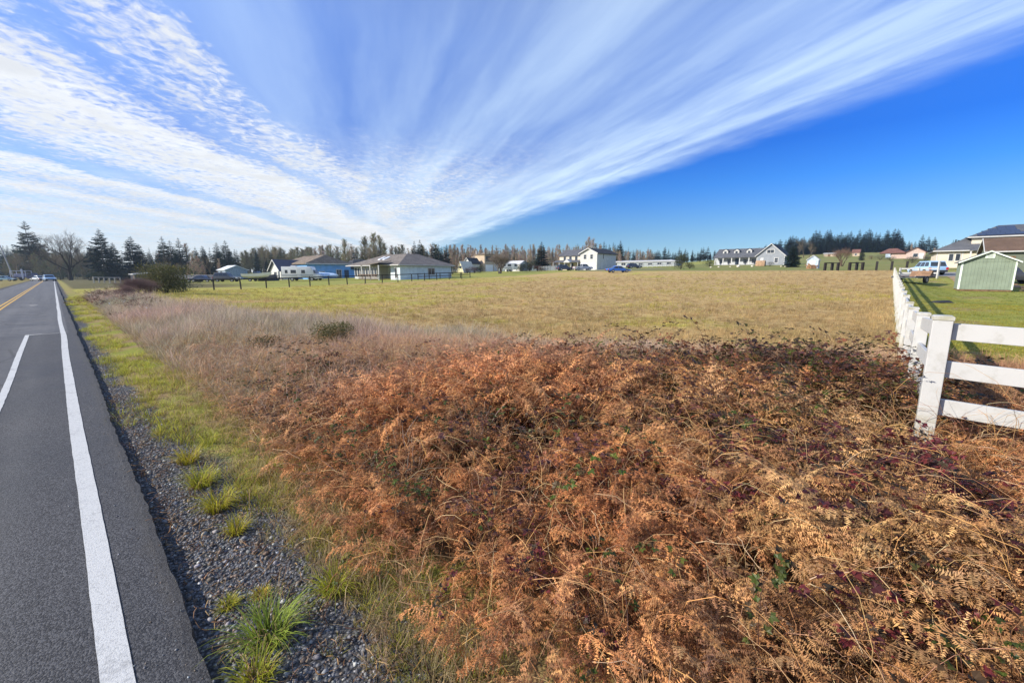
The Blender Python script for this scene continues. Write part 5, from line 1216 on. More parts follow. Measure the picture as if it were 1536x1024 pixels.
def boats():
    root = empty('boat', at(384, 84), .05, 'white boat hull on a trailer behind the dark fence', 'boat'); m = paintm('hull_white', (.74, .75, .76))
    secs = []; 
    for x, w_, zk, zt in ((-2.6, .9, .75, 1.5), (-1, 1.0, .65, 1.5), (1, .95, .7, 1.6), (2.3, .5, .95, 1.75), (3.0, .06, 1.5, 1.85)): secs.append([(x, 0, zk), (x, w_ * .8, zk + .3), (x, w_, zt), (x, -w_, zt), (x, -w_ * .8, zk + .3)])
    mb = MB(); base = 0
    for s_ in secs: mb.v += s_
    for k in range(4):
        for j in range(5): mb.f.append((k * 5 + j, k * 5 + (j + 1) % 5, k * 5 + 5 + (j + 1) % 5, k * 5 + 5 + j))
    mb.f.append((4, 3, 2, 1, 0)); mb.f.append((20, 21, 22, 23, 24)); mb.build('hull', m, root, 0, True)
    MB().hexa([(-.4, -.7, 1.5), (.9, -.7, 1.55), (.9, .7, 1.55), (-.4, .7, 1.5)], [(-.3, -.6, 2.0), (.4, -.6, 2.0), (.4, .6, 2.0), (-.3, .6, 2.0)]).build('windscreen', GLASS, root)
    MB().bar((-2.6, 0, .55), (3.9, 0, .55), .12).build('trailer_frame', BLK, root); wheels(root, (-.8,), 1.05, .32)
    root = empty('boat', at(480, 84), .05, 'low boat under a pale blue cover in front of the blue house', 'boat'); c = plain('tarp_blue_white', (.45, .58, .74), .6, .15)
    mb = MB(); P0 = []
    for x, w_, z in ((-3.4, .5, 1.1), (-2.8, 1.1, 1.45), (0, 1.15, 1.6), (2.6, 1.0, 1.4), (3.5, .3, 1.1)): P0.append([(x, -w_, .6), (x, -w_ * .9, 1.05), (x, 0, z), (x, w_ * .9, 1.05), (x, w_, .6)])
    for s_ in P0: mb.v += s_
    for k in range(4):
        for j in range(5): mb.f.append((k * 5 + j, k * 5 + (j + 1) % 5, k * 5 + 5 + (j + 1) % 5, k * 5 + 5 + j))
    mb.f.append((4, 3, 2, 1, 0)); mb.f.append((20, 21, 22, 23, 24)); mb.build('cover', c, root, 0, True); MB().bar((-3.4, 0, .5), (4.2, 0, .5), .12).build('trailer_frame', BLK, root); wheels(root, (-.5,), 1.1, .32)
    root = empty('cargo_trailer', at(292, 88), .03, 'long low grey trailer behind the dark fence beside the big bush', 'trailer'); MB().box(-4.4, 4.4, -1.1, 1.1, .6, 1.35).build('body', plain('trailer_grey', (.30, .29, .28), .6, .15), root, .03)
    MB().box(-4.45, 4.45, -1.15, 1.15, 1.352, 1.45).build('lid', plain('trailer_lid', (.42, .38, .34), .7, .15), root); wheels(root, (-.6, .4), 1.16, .36); MB().bar((4.4, 0, .6), (5.6, 0, .55), .1).build('drawbar', BLK, root)
    root = empty('scrap_pile', at(405, 86), .2, 'dark heap of tarp and timber between the white boat and the gabled house', 'heap'); mb = MB(); rn = random.Random(6)
    for k in range(9): x, y = rn.uniform(-2.2, 2.2), rn.uniform(-.8, .8); mb.bar((x - 1, y, rn.uniform(.1, .5)), (x + 1, y + rn.uniform(-.5, .5), rn.uniform(.4, 1.4)), .25, .12)
    mb.build('timber', plain('old_timber', (.14, .10, .075), .9, .4), root)
    tp = MB(); tp.hexa([(-2.3, -.9, 0), (1.4, -.9, 0), (1.4, .9, 0), (-2.3, .9, 0)], [(-1.8, -.5, 1.0), (.9, -.4, 1.35), (.8, .5, 1.3), (-1.7, .4, .9)]); tp.build('tarp', plain('tarp_dark', (.05, .05, .055), .7, .3), root, .1, True)
boats()
def flatbed():
    root = empty('flatbed_truck', at(36, 118), .25, 'dark flatbed truck with a pale frame rack parked left of the far road', 'truck'); m = plain('truck_purple', (.10, .10, .17), .6, .2); f = plain('rack_pale', (.55, .55, .62), .6, .1)
    MB().box(-2.6, 1.0, -1.05, 1.05, .85, 1.05).build('bed', m, root); MB().hexa([(1.05, -1, .5), (2.9, -1, .5), (2.9, 1, .5), (1.05, 1, .5)], [(1.05, -.95, 2.1), (2.2, -.95, 2.1), (2.2, .95, 2.1), (1.05, .95, 2.1)]).build('cab', m, root, .06, True)
    MB().box(1.3, 2.0, -1.0, 1.0, 1.45, 1.95).build('window', GLASS, root)
    for x in (-2.5, .9):
        for sg in (-1, 1): MB().bar((x, sg, 1.05), (x, sg, 2.7), .12).build('rack_post', f, root)
        MB().bar((x, -1, 2.72), (x, 1, 2.72), .12).build('rack_bar', f, root)
    for sg in (-1, 1): MB().bar((-2.5, sg, 2.72), (.9, sg, 2.72), .12).build('rack_bar', f, root)
    MB().bar((.3, -1.1, .5), (.2, -1.1, 3.2), .3, .3).build('exhaust_stack', f, root); MB().box(-2.0, -.4, -.7, .7, 1.052, 1.9).build('load', plain('load_grey', (.3, .29, .38), .8, .2), root, .1); wheels(root, (-1.6, 2.1), 1.1, .42)
flatbed()
def odds():
    st = plain('pale_rock', (.62, .58, .5), .9, .2)
    for k, (u, Y, sc, l) in enumerate(((1066, 112, .42, 'leftmost pale rock on the lawn before the dormer house'), (1078, 114, .36, 'second pale rock from the left before the dormer house'), (1095, 113, .3, 'small round pale rock before the porch of the dormer house'), (1107, 112, .55, 'upright pale rock before the porch of the dormer house'), (1128, 111, .48, 'wide pale rock at the right end of the dormer house'), (1171, 104, .3, 'small pale rock left of the fir'), (1178, 103, .34, 'pale rock touching the left side of the fir'))):
        P = pebble(random.Random(k)); P.c = [(1, 1, 1)] * len(P.v); o = bpy.data.objects.new('rock', proto_mesh('rock', P, st)); COL.objects.link(o); o.location = at(u, Y, sc * .2); o.scale = (sc, sc, sc * (1.4 if k == 3 else .9)); tag(o, l, 'rock', 'pale rocks on the far lawn')
    o = MB(); 
    o.prism_x([(-.9, 0), (.9, 0), (.75, 1.1), (.4, 1.5), (-.4, 1.5), (-.75, 1.1)], -1.1, 1.1); b = o.build('hay_bale', plain('tarp_tan', (.34, .22, .13), .85, .3, 4., .5, 20.), None, .15, True); b.location = at(1140, 112); b.rotation_euler.z = HEAD; tag(b, 'round tan covered bale by the left corner of the grey gabled house', 'bale')
    o = MB(); rn = random.Random(2)
    for k in range(8):
        a0 = rn.uniform(-1.3, 1.3); o.bar((a0, rn.uniform(-.5, .5), .1 + .1 * k), (a0 + rn.uniform(-.9, .9), rn.uniform(-.4, .4), .18 + .12 * k), .22, .16)
    o.prism_x([(-.7, 0), (.7, 0), (.5, .6), (0, .8), (-.5, .6)], -.5, .6)
    b = o.build('log_pile', plain('log_orange', (.27, .15, .075), .85, .35, 4.)); b.location = at(1216, 82); tag(b, 'low orange brown log pile at the foot of the small grey blue shed', 'log pile')
    root = empty('board_fence', pab(-9.4, 54.5), HEAD, 'brown wooden board screen just right of the green shed', 'fence')
    mb = MB()
    for k in range(9): mb.box(.16 * k, .16 * k + .145, 0, .03, 0, 1.75 + .03 * (k % 3))
    mb.build('board_panel', plain('board_orange', (.36, .18, .075), .8, .35, 3.), root); MB().box(-.02, 1.5, .031, .09, 1.2, 1.3).build('rail', WOODB, root)
    root = empty('stacked_debris', pab(-8.6, 52.6), HEAD, 'low dark heap of boards against the right side of the green shed', 'heap'); mb = MB(); rn = random.Random(12)
    for k in range(10): mb.bar((rn.uniform(-.6, .2), rn.uniform(-.6, .3), .05 + .06 * k), (rn.uniform(.3, 1.2), rn.uniform(-.4, .6), .06 + .06 * k), .2, .06)
    mb.build('boards', plain('old_timber', (.14, .10, .075), .9, .4), root)
    mb = MB(); mb.hexa([(-.45, -.3, 0), (.4, -.35, 0), (.5, .3, 0), (-.4, .35, 0)], [(-.25, -.12, .1), (.2, -.2, .14), (.3, .16, .11), (-.2, .2, .08)]); o = mb.build('black_patch', BLK, None, .03, True); o.location = pab(-2.2, 31.5, .02); tag(o, 'flat black scrap lying on the mown lawn behind the white fence', 'patch')  # low flat black shape on the grass
odds()
# ------------------------------------------------------------------ trees: unit-height prototypes, one thing per tree (trunk + crown)
NEEDLE = leaf_mat('conifer_needles', .8, .12, .12); TWIGS = leaf_mat('bare_twigs', .9, 0., .05); LEAFM = leaf_mat('shrub_leaves', .6, .2, .25)
def conifer(seed, width=.2, base=.04, droop=.25, gap=.0, whorls=34, c=(.020, .040, .020), ragged=.3):
    rn = random.Random(seed); P = Proto(); T = Proto()
    T.tube([(0, 0, -.02), (rn.uniform(-.004, .004), 0, .5), (0, rn.uniform(-.004, .004), .995)], [.015, .009, .001], (.07, .05, .035), (.05, .035, .025), 6)
    lop = [rn.uniform(.8, 1.15) for _ in range(8)]
    for k in range(whorls):
        t = (k + rn.random() * .6) / whorls; z = base + (1 - base) * t * .985
        if rn.random() < gap: continue
        prof = (1 - t) ** .78 * min(1, .55 + t * 3.5)
        n = 10 if t < .8 else 6
        for j in range(n):
            az = 2 * PI * (j + rn.random() * .8) / n + k * 1.1; L = width * prof * rn.uniform(1 - ragged * 1.3, 1 + ragged) * lop[int(az / (2 * PI) * 8) % 8] + .008
            d = Vector((math.cos(az), math.sin(az), 0)); sd = Vector((-d.y, d.x, 0)); up0 = rn.uniform(-.25, .25) + .5 * t - droop * (1 - t)
            kc = rn.uniform(.6, 1.45); col = tuple(q * kc for q in c); col = (col[0] * rn.uniform(.9, 1.35), col[1], col[2] * rn.uniform(.8, 1.2))
            m = 4; p = Vector((0, 0, z)); pts = []
            for i in range(m + 1):
                pts.append(p); f = i / m; p = p + d * (L / m) + Vector((0, 0, (up0 - droop * .8 * f + .35 * f * f) * L / m))
            w_ = L * rn.uniform(.36, .58) + .006
            for i in range(m):
                a, b = pts[i], pts[i + 1]; ww = w_ * (1 - .75 * i / m) * (.5 if i == 0 else 1)
                for sg in (-1, 1):
                    for q in range(2):
                        o = a + (b - a) * (q * .5 + rn.random() * .4); tip = o + sd * sg * ww * rn.uniform(.6, 1.25) + d * L * rn.uniform(.06, .24) - Vector((0, 0, ww * rn.uniform(.1, .75)))
                        P.tri(o - d * L * .05, o + d * L * .13, tip, tuple(x * rn.uniform(.75, 1.25) for x in col))
            P.tri(pts[-2] - sd * w_ * .25, pts[-2] + sd * w_ * .25, pts[-1] + d * L * .1, col)
    P.tri((-.004, 0, .95), (.004, 0, .95), (0, 0, 1.0), c); P.tri((0, -.004, .95), (0, .004, .95), (0, 0, 1.0), c)
    return proto_mesh('conifer_crown', P, NEEDLE), proto_mesh('conifer_trunk', T, TWIGS)
def bare(seed, spread=.35, fork=.25, levels=5, c=(.11, .085, .065), tipc=(.20, .15, .105), up=.5, kids=3, tr=.016, multi=1):
    """leafless tree: limbs (trunk part) and fine twigs (crown part)"""
    rn = random.Random(seed); T = Proto(); P = Proto(); segs = []
    def grow(p, d, L, r, lev):
        pts = [p]; n = 3
        for i in range(n):
            d = (d + Vector((rn.uniform(-1, 1), rn.uniform(-1, 1), rn.uniform(-.3, .6))) * .16).normalized(); p = p + d * L / n; pts.append(p)
        r1 = r * .62; G = T if lev < 2 else P; k = lev / levels
        cc = tuple(c[i] + (tipc[i] - c[i]) * k for i in range(3)); G.tube(pts, [r, r * .85, r * .74, r1], cc, cc, 6 if lev == 0 else 3); segs.append((p.z, math.hypot(p.x, p.y)))
        if lev >= levels: return
        m = kids + (1 if rn.random() < .5 else 0)
        for j in range(m):
            az = rn.uniform(0, 2 * PI); a = Vector((math.cos(az), math.sin(az), 0)); s_ = rn.uniform(.5, 1.1) * spread * 1.7
            nd = (d + a * s_ + Vector((0, 0, up * rn.uniform(.1, .7)))).normalized()
            q = pts[rn.choice((2, 3, 3))] if lev else pts[3] - (pts[3] - pts[2]) * rn.random() * .9
            grow(q, nd, L * rn.uniform(.58, .86), r1 * rn.uniform(.6, .95), lev + 1)
    for k in range(multi): 
        a = rn.uniform(0, 6.28) ; grow(Vector((.02 * math.cos(a), .02 * math.sin(a), -.02)), Vector((.25 * (multi > 1) * math.cos(a), .25 * (multi > 1) * math.sin(a), 1)).normalized(), fork, tr, 0)
    h = max(q[0] for q in segs)
    for G in (T, P): G.v = [(x / h, y / h, z / h) for x, y, z in G.v]
    return proto_mesh('bare_crown', P, TWIGS), proto_mesh('bare_trunk', T, TWIGS)
def whip(seed, c=(.15, .115, .085), tipc=(.38, .285, .205), n=26, branch=.21):
    """slender young alder: straight stem, short steep side twigs"""
    rn = random.Random(seed); T = Proto(); P = Proto(); x = y = 0.; pts = []
    for k in range(6): pts.append((x, y, k / 5 - .01)); x += rn.uniform(-.015, .015); y += rn.uniform(-.015, .015)
    T.tube(pts, [.011 - .0017 * k for k in range(6)], c, tipc, 4)
    for k in range(n * 4):
        t = .18 + .8 * rn.random(); i = min(4, int(t * 5)); f = t * 5 - i; p = Vector(pts[i]).lerp(Vector(pts[i + 1]), f); az = rn.uniform(0, 2 * PI); L = branch * (1.05 - t) ** .6 * rn.uniform(.5, 1.25)
        d = Vector((math.cos(az) * .62, math.sin(az) * .62, .85)).normalized(); q = p + d * L * .6; e = q + (d + Vector((0, 0, .5))).normalized() * L * .5
        cc = tuple(u * rn.uniform(.8, 1.25) for u in tipc); P.tube([p, q, e], [.0042, .003, .0014], c, cc)
        for _ in range(5):
            s_ = p.lerp(e, rn.uniform(.25, .95)); a2 = rn.uniform(0, 2 * PI); e2 = s_ + Vector((math.cos(a2) * .6, math.sin(a2) * .6, .8)) * L * rn.uniform(.2, .5); P.tube([s_, e2], [.0026, .0012], cc, cc)
    return proto_mesh('whip_crown', P, TWIGS), proto_mesh('whip_trunk', T, TWIGS)
def shrub(seed, pal, n=900, flat=.8, leaf=.07, stems=True, lob=7, irregular=.35):
    """leafy bush of unit height, leaves spread through several lobes"""
    rn = random.Random(seed); P = Proto(); T = Proto(); L = []
    for k in range(lob): az = rn.uniform(0, 6.28); r = rn.uniform(.0, .36); L.append((Vector((math.cos(az) * r / flat, math.sin(az) * r / flat, rn.uniform(.25, .72))), rn.uniform(.2, .32)))
    for c_, r in L: T.tube([(0, 0, -.03), tuple(c_ * .55), tuple(c_)], [.018, .012, .005], (.06, .045, .03), (.08, .06, .04), 4)
    for k_ in range(n):
        c_, r = rn.choice(L); v = Vector((rn.gauss(0, 1), rn.gauss(0, 1), rn.gauss(0, 1))).normalized(); rr = r * (rn.random() ** .45) * (1 + irregular * (rn.random() - .4)); p = c_ + Vector((v.x * rr / flat, v.y * rr / flat, v.z * rr))
        if k_ % 6 == 0: p.z *= rn.random()
        if p.z < .01: p.z = rn.uniform(.01, .12)
        kc = rn.uniform(.6, 1.45); col = tuple(q * kc for q in rn.choice(pal)); d = (v + Vector((rn.uniform(-.7, .7), rn.uniform(-.7, .7), rn.uniform(-.2, .7)))).normalized(); P.leaf(p, d, Vector((rn.uniform(-1, 1), rn.uniform(-1, 1), 1)), leaf * rn.uniform(.6, 1.3), leaf * .5, col)
    return proto_mesh('shrub_crown', P, LEAFM), proto_mesh('shrub_trunk', T, TWIGS)

FIR = [conifer(k, .17 + .02 * (k % 3), .04, .25, .03, 34, (.020, .038, .021)) for k in range(5)]
FIRT = [conifer(20 + k, .12 + .012 * k, .10, .3, .08, 30, (.024, .042, .024), .4) for k in range(4)]
SPR = [conifer(40, .36, .02, .2, 0., 34, (.026, .048, .03), .18), conifer(41, .40, .02, .15, 0., 30, (.05, .062, .02), .3)]
BIGF = [conifer(50, .20, .10, .30, .08, 40, (.022, .036, .024), .55), conifer(51, .24, .06, .34, .05, 38, (.014, .030, .024), .45)]
def great_bare(seed):
    rn = random.Random(seed); T = Proto(); P = Proto(); c0, c1 = (.035, .028, .026), (.105, .08, .06)
    T.tube([(0, 0, -.02), (.004, 0, .1), (.0, .004, .22)], [.034, .024, .022], c0, c0, 8)
    def grow(p, d, L, r, lev):
        pts = [p]
        for i in range(3):
            d = (d + Vector((rn.uniform(-1, 1), rn.uniform(-1, 1), rn.uniform(-.4, .75))) * .17).normalized(); p = p + d * L / 3; pts.append(p)
        k = lev / 5; cc = tuple(c0[i] + (c1[i] - c0[i]) * k for i in range(3)); (T if lev < 2 else P).tube(pts, [r, r * .8, r * .68, r * .55], cc, cc, 5 if lev == 0 else 3)
        if lev >= 5: return
        for q in (pts[1], pts[2], pts[3], pts[3])[(0 if lev else 1):]:
            az = rn.uniform(0, 2 * PI); s_ = rn.uniform(.35, .95)
            grow(q, (d + Vector((math.cos(az), math.sin(az), rn.uniform(-.1, .5))) * s_).normalized(), L * rn.uniform(.52, .74), r * rn.uniform(.42, .58), lev + 1)
    for k in range(8):
        az = 2 * PI * k / 8 + rn.uniform(-.3, .3); tl = (.25, .95, .55, 1.15)[k % 4] * rn.uniform(.85, 1.1); z = .16 + .07 * rn.random()
        grow(Vector((0, 0, z)), Vector((math.sin(tl) * math.cos(az), math.sin(tl) * math.sin(az), math.cos(tl))), .34 * (1 - .12 * tl), .012 if tl < .7 else .009, 0)
    h = max(v[2] for v in P.v)
    for G in (T, P): G.v = [(x / h, y / h, z / h) for x, y, z in G.v]
    return proto_mesh('bare_crown', P, TWIGS), proto_mesh('bare_trunk', T, TWIGS)
OAK = great_bare(3)
BARE = [bare(60 + k, .32, .26, 5, (.10, .08, .06), (.21, .165, .11), .8, 3, .013) for k in range(4)]
ROUND = [bare(70, .5, .16, 6, (.13, .09, .065), (.27, .17, .12), .35, 3, .014, 4), bare(71, .55, .14, 5, (.12, .10, .08), (.24, .19, .15), .3, 4, .012, 5)]
WHIP = [whip(80 + k) for k in range(6)]; WHIPG = [whip(90 + k, (.13, .12, .07), (.22, .195, .11), 30, .26) for k in range(3)]
G1 = [(.11, .115, .032), (.15, .145, .045), (.19, .16, .06), (.08, .085, .03)]
BUSH = [shrub(1, G1, 8000, .62, .05, lob=13), shrub(2, [(.06, .07, .02), (.09, .09, .03), (.05, .055, .02)], 1200, .9, .07), shrub(3, [(.03, .045, .018), (.04, .055, .02)], 1100, .6, .07), shrub(4, [(.10, .03, .03), (.07, .025, .025), (.05, .04, .02)], 1100, .6, .07), shrub(5, [(.16, .10, .05), (.2, .13, .07)], 900, .7, .06), shrub(6, [(.10, .095, .05), (.13, .11, .06), (.08, .09, .06)], 1500, .8, .045)]

def plant(kind, pos, h, label, cat='tree', name='conifer_tree', group=None, wid=1., lean=0.):
    crown, trunk = kind; root = empty(name, pos, R.uniform(0, 6.28), label, cat, group)
    root.rotation_euler.x = lean * R.uniform(-1, 1); root.rotation_euler.y = lean * R.uniform(-1, 1)
    for nm, me in (('trunk', trunk), ('crown', crown)):
        o = bpy.data.objects.new(nm, me); COL.objects.link(o); o.parent = root; o.scale = (h * wid, h * wid, h)
    return root
def tree_to(kind, u, top, Y, label, base_dz=0., **k):
    """top: image row its tip reaches, turned into a real height at distance Y"""
    p = at(u, Y, base_dz); zt = CAMH + (409 - top) / 625 * Y; return plant(kind, p, max(1.0, zt - p.z), label, **k)
def row(kinds, spec, label, group, name='conifer_tree', lean=.02, wid=1.):
    for u, top, Y in spec: tree_to(R.choice(kinds), u, top, Y, label, group=group, name=name, lean=lean, wid=wid * R.uniform(.85, 1.15))

# the landmark trees at the end of the road
tree_to(BIGF[0], 50, 333, 150, 'tall ragged fir standing left of the great bare tree at the road end', wid=1.1)
tree_to(BIGF[0], 62, 352, 158, 'shorter fir half hidden between the ragged fir and the great bare tree', wid=1.2)
tree_to(OAK, 104, 339, 118, 'great spreading bare tree with a dark trunk beside the road end', name='bare_tree', wid=1.1)
tree_to(BIGF[1], 157, 344, 122, 'dark dense fir just right of the great bare tree', wid=1.0)
tree_to(BIGF[1], 175, 364, 126, 'shorter dark fir leaning on the dense fir right of the great bare tree', wid=1.1)
tree_to(BIGF[1], 203, 355, 128, 'broad dark fir with a thin spire above the low hut', wid=1.15)
tree_to(FIR[0], 213, 366, 132, 'round shouldered fir against the right side of the broad spired fir', wid=1.6)
tree_to(FIR[1], 249, 355, 128, 'tall fir behind the big bush, first of its clump', wid=1.2); tree_to(FIR[2], 260, 361, 130, 'middle fir of the clump behind the big bush', wid=1.2); tree_to(FIR[3], 273, 357, 128, 'sharp topped fir right of the clump behind the big bush', wid=1.3)
tree_to(FIR[4], 307, 369, 136, 'squat dark fir left of the shed with white roof panels', wid=1.2)
for u, t_, Y, l in ((329, 364, 140, 'ragged fir directly behind the shed with white roof panels'), (342, 361, 136, 'tallest pointed fir right of the shed with white roof panels'), (355, 374, 130, 'low broad dark fir right of the tallest pointed fir')): tree_to(R.choice(FIR), u, t_, Y, l, wid=1.35)
row(FIRT + FIR, [(R.uniform(-6, 150), R.uniform(368, 380), R.uniform(190, 240)) for _ in range(48)], 'dark conifer in the blue green wood left of the ragged fir', 'conifers of the far left wood')
row(WHIPG + BARE, [(u + R.uniform(-3, 3), R.uniform(372, 392), R.uniform(130, 165)) for u in range(12, 150, 4)], 'dull olive bare tree in the thicket around the great bare tree', 'thicket trees at the road end', 'bare_tree', .03, 1.5)
for u, h_, Y, l, k in ((30, 3.6, 132, 'rounded olive bush behind the flatbed truck', 5), (66, 4.2, 128, 'grey green bush behind the cars on the road', 5), (88, 2.6, 122, 'low dark green bush left of the great bare trunk', 2), (132, 4.2, 124, 'grey green bush right of the great bare trunk', 5), (147, 2.8, 118, 'narrow dark bush between bare trunk and the dense fir', 2), (185, 3.4, 124, 'brownish grey bush behind the low dark hut', 5), (190, 5.2, 128, 'olive brown bush under the broad spired fir', 5)): plant(BUSH[k], at(u, Y), h_, l, 'bush', 'bush', wid=1.25)
row(BARE + WHIP, [(232, 372, 130), (240, 376, 128), (255, 378, 120), (283, 366, 130), (290, 377, 124), (298, 384, 118), (318, 380, 124), (305, 392, 112), (270, 392, 112), (282, 395, 110), (330, 388, 116), (296, 395, 114)], 'grey leafless tree among the firs behind the parked vehicles', 'bare trees behind the parked vehicles', 'bare_tree', .02, 1.4)
row(FIR + FIRT, [(R.uniform(215, 400), R.uniform(370, 384), R.uniform(165, 210)) for _ in range(40)], 'dark fir far back in the wood behind the parked vehicles', 'firs of the wood behind the vehicles')
# olive and bare wood behind the camper and the blue house
row(WHIPG, [(u + R.uniform(-3, 3), R.uniform(371, 381), R.uniform(175, 215)) for u in range(362, 470, 3)], 'olive grey bare tree in the wood behind the gabled dark roof', 'olive wood behind the gabled dark roof', 'bare_tree', .02, 1.6)
tree_to(BARE[0], 396, 366, 160, 'taller leafless tree left of the gabled house', name='bare_tree', wid=1.2); tree_to(BARE[1], 411, 361, 165, 'tallest wispy bare tree above the dark blue roof', name='bare_tree', wid=1.2); tree_to(FIRT[0], 409, 372, 160, 'thin dark fir under the tallest wispy bare tree')
row(WHIP + WHIPG, [(u + R.uniform(-2, 2), R.uniform(367, 380), R.uniform(190, 240)) for u in range(462, 690, 4)], 'pale tan bare tree in the wood behind the blue and grey houses', 'bare wood behind the blue and grey houses', 'bare_tree', .02, 1.5)
row(FIRT, [(512, 372, 170), (533, 370, 168), (545, 368, 172), (590, 374, 175), (598, 371, 180)], 'slim dark fir among pale bare trees behind the blue house', 'slim firs behind the blue house')
row(WHIPG + BARE[:2], [(519, 360, 165), (527, 364, 168), (548, 356, 170), (556, 363, 166), (564, 351, 168), (572, 355, 172), (580, 366, 168)], 'tall wispy grey green tree rising between the blue and grey houses', 'tall wispy trees between the houses', 'bare_tree', .02, 1.5)
row(FIR, [(622, 362, 150), (627, 368, 155), (632, 360, 150), (640, 372, 155), (651, 364, 152), (659, 366, 150), (663, 370, 156), (671, 367, 152), (645, 378, 150)], 'dark fir in the group rising behind the grey hip roof', 'firs behind the grey hip roof')
# the long bare wood
row(WHIP, [(u + R.uniform(-1.5, 1.5), R.uniform(367, 378), R.uniform(185, 205)) for u in np.arange(672, 905, 2.5)], 'pale tan leafless tree in the long bare wood behind the tan house', 'long bare wood', 'bare_tree', .015, 1.25)
row(WHIP, [(u + R.uniform(-1.5, 1.5), R.uniform(374, 388), R.uniform(165, 182)) for u in np.arange(676, 900, 3.6)], 'pale tan leafless tree in the long bare wood behind the tan house', 'long bare wood', 'bare_tree', .015, 1.3)
row(FIRT, [(691, 378, 180), (765, 374, 182), (772, 381, 178), (795, 379, 184), (866, 366, 200), (859, 370, 202), (877, 367, 205)], 'slim dark fir poking out of the long bare wood', 'slim firs in the long bare wood')
tree_to(FIR[2], 812, 363, 126, 'full dark conifer standing alone on the lawn left of the tall white house', wid=1.45)
tree_to(ROUND[1], 749, 376, 104, 'round twiggy bare tree on the lawn before the tan house', name='bare_tree', wid=1.15)
for u, h_, Y, l, k in ((794, 3.2, 124, 'clipped dark green hedge block behind the lone conifer', 2), (783, 2.6, 122, 'lower green hedge block beside the low white shed', 1), (806, 1.9, 118, 'red brown rounded bush at the foot of the lone conifer', 3), (812, 1.6, 117, 'small brown bush by the white board fence', 4), (712, 2.0, 115, 'dark red bush left of the tan house', 3), (701, 1.7, 113, 'low red bush beside the yellow cabin', 3), (720, 2.1, 116, 'dark bush under the raised tan house', 2), (678, 2.8, 112, 'dark bush between the grey roofed house and the yellow cabin', 2)): plant(BUSH[k], at(u, Y), h_, l, 'bush', 'bush', wid=1.3)
row(WHIP + BARE[:1], [(884, 357, 190), (889, 359, 188), (880, 362, 192), (893, 366, 190)], 'tall pale bare tree above the tall white house', 'tall bare trees above the white house', 'bare_tree', .02, 1.6)
row(FIR + FIRT, [(u + R.uniform(-2, 2), R.uniform(362, 371), R.uniform(195, 220)) for u in range(897, 930, 4)], 'dark fir right behind the roof of the tall white house', 'firs behind the tall white house')
tree_to(FIR[1], 929, 361, 180, 'tall narrow fir right of the white house wall', wid=1.1); tree_to(FIR[3], 981, 378, 175, 'dark rounded fir at the right end of the brown bare trees', wid=1.7)
row(BARE + WHIP, [(u + R.uniform(-2, 2), R.uniform(371, 382), R.uniform(165, 185)) for u in range(918, 985, 4)], 'reddish brown bare tree right of the tall white house', 'brown bare trees right of the white house', 'bare_tree', .02, 1.35)
row(FIRT, [(u + R.uniform(-2, 2), R.uniform(370, 380), R.uniform(235, 270)) for u in np.arange(932, 1082, 3.8)], 'small dark conifer on the far skyline right of the white house', 'conifers of the far middle skyline', wid=1.35)
row(FIRT, [(u + R.uniform(-2, 2), R.uniform(376, 386), R.uniform(215, 235)) for u in np.arange(985, 1080, 5.)], 'small dark conifer on the far skyline right of the white house', 'conifers of the far middle skyline', wid=1.6)
plant(BUSH[1], at(1021, 105), 4.6, 'olive green rounded tree alone on the middle lawn', 'tree', 'garden_tree', wid=.62)
plant(BUSH[1], at(1034, 108), 1.9, 'low bush beside the olive green rounded tree', 'bush', 'bush', wid=1.2); plant(BUSH[2], at(1064, 120), 2.3, 'dark bush at the left end of the dormer house', 'bush', 'bush', wid=1.1)
# firs on the rise
row(FIR + FIRT, [(1080 + k * 8 + R.uniform(-2, 2), 384 - 2.0 * k + R.uniform(-3, 2), R.uniform(225, 255)) for k in range(13)], 'dark fir on the slope behind the grey gabled house', 'firs on the slope behind the grey house', wid=1.5)
row(FIR, [(u + R.uniform(-2, 2), R.uniform(344, 356) if 1210 < u < 1345 else R.uniform(352, 362), R.uniform(228, 262)) for u in np.arange(1178, 1350, 4.)], 'tall dark fir in the dense stand on the rise behind the sheds', 'dense fir stand on the rise', wid=1.25)
row(FIR, [(u + R.uniform(-2, 2), R.uniform(356, 368), R.uniform(212, 226)) for u in np.arange(1185, 1345, 7.)], 'tall dark fir in the dense stand on the rise behind the sheds', 'dense fir stand on the rise', wid=1.5)
row(FIR + FIRT, [(u + R.uniform(-2, 2), R.uniform(356, 370) - (6 if 1370 < u < 1385 else 0), R.uniform(240, 280)) for u in np.arange(1346, 1450, 5.5)], 'dark fir on the skyline between the stand and the cream house', 'firs left of the cream house', wid=1.4)
row(BARE, [(1196, 366, 190), (1204, 355, 192), (1210, 362, 188), (1216, 374, 186)], 'leafless grey brown tree in front of the fir stand', 'bare trees before the fir stand', 'bare_tree', .02, 1.3)
row(BARE + WHIP, [(1352, 372, 210), (1362, 366, 215), (1371, 374, 205), (1398, 372, 130), (1404, 376, 128)], 'leafless brown tree near the red tiled roof', 'bare trees near the red tiled roof', 'bare_tree', .02, 1.3)
tree_to(ROUND[0], 1261, 369, 96, 'round pinkish brown bare tree behind the black timber frames', name='bare_tree', wid=1.0)
tree_to(FIR[0], 1290, 372, 150, 'dark column shaped fir beside the little red roofed house', wid=1.35)
tree_to(SPR[0], 1187, 368, 98, 'broad dark spruce on the lawn between grey gabled house and small shed', name='conifer_tree', wid=.95)
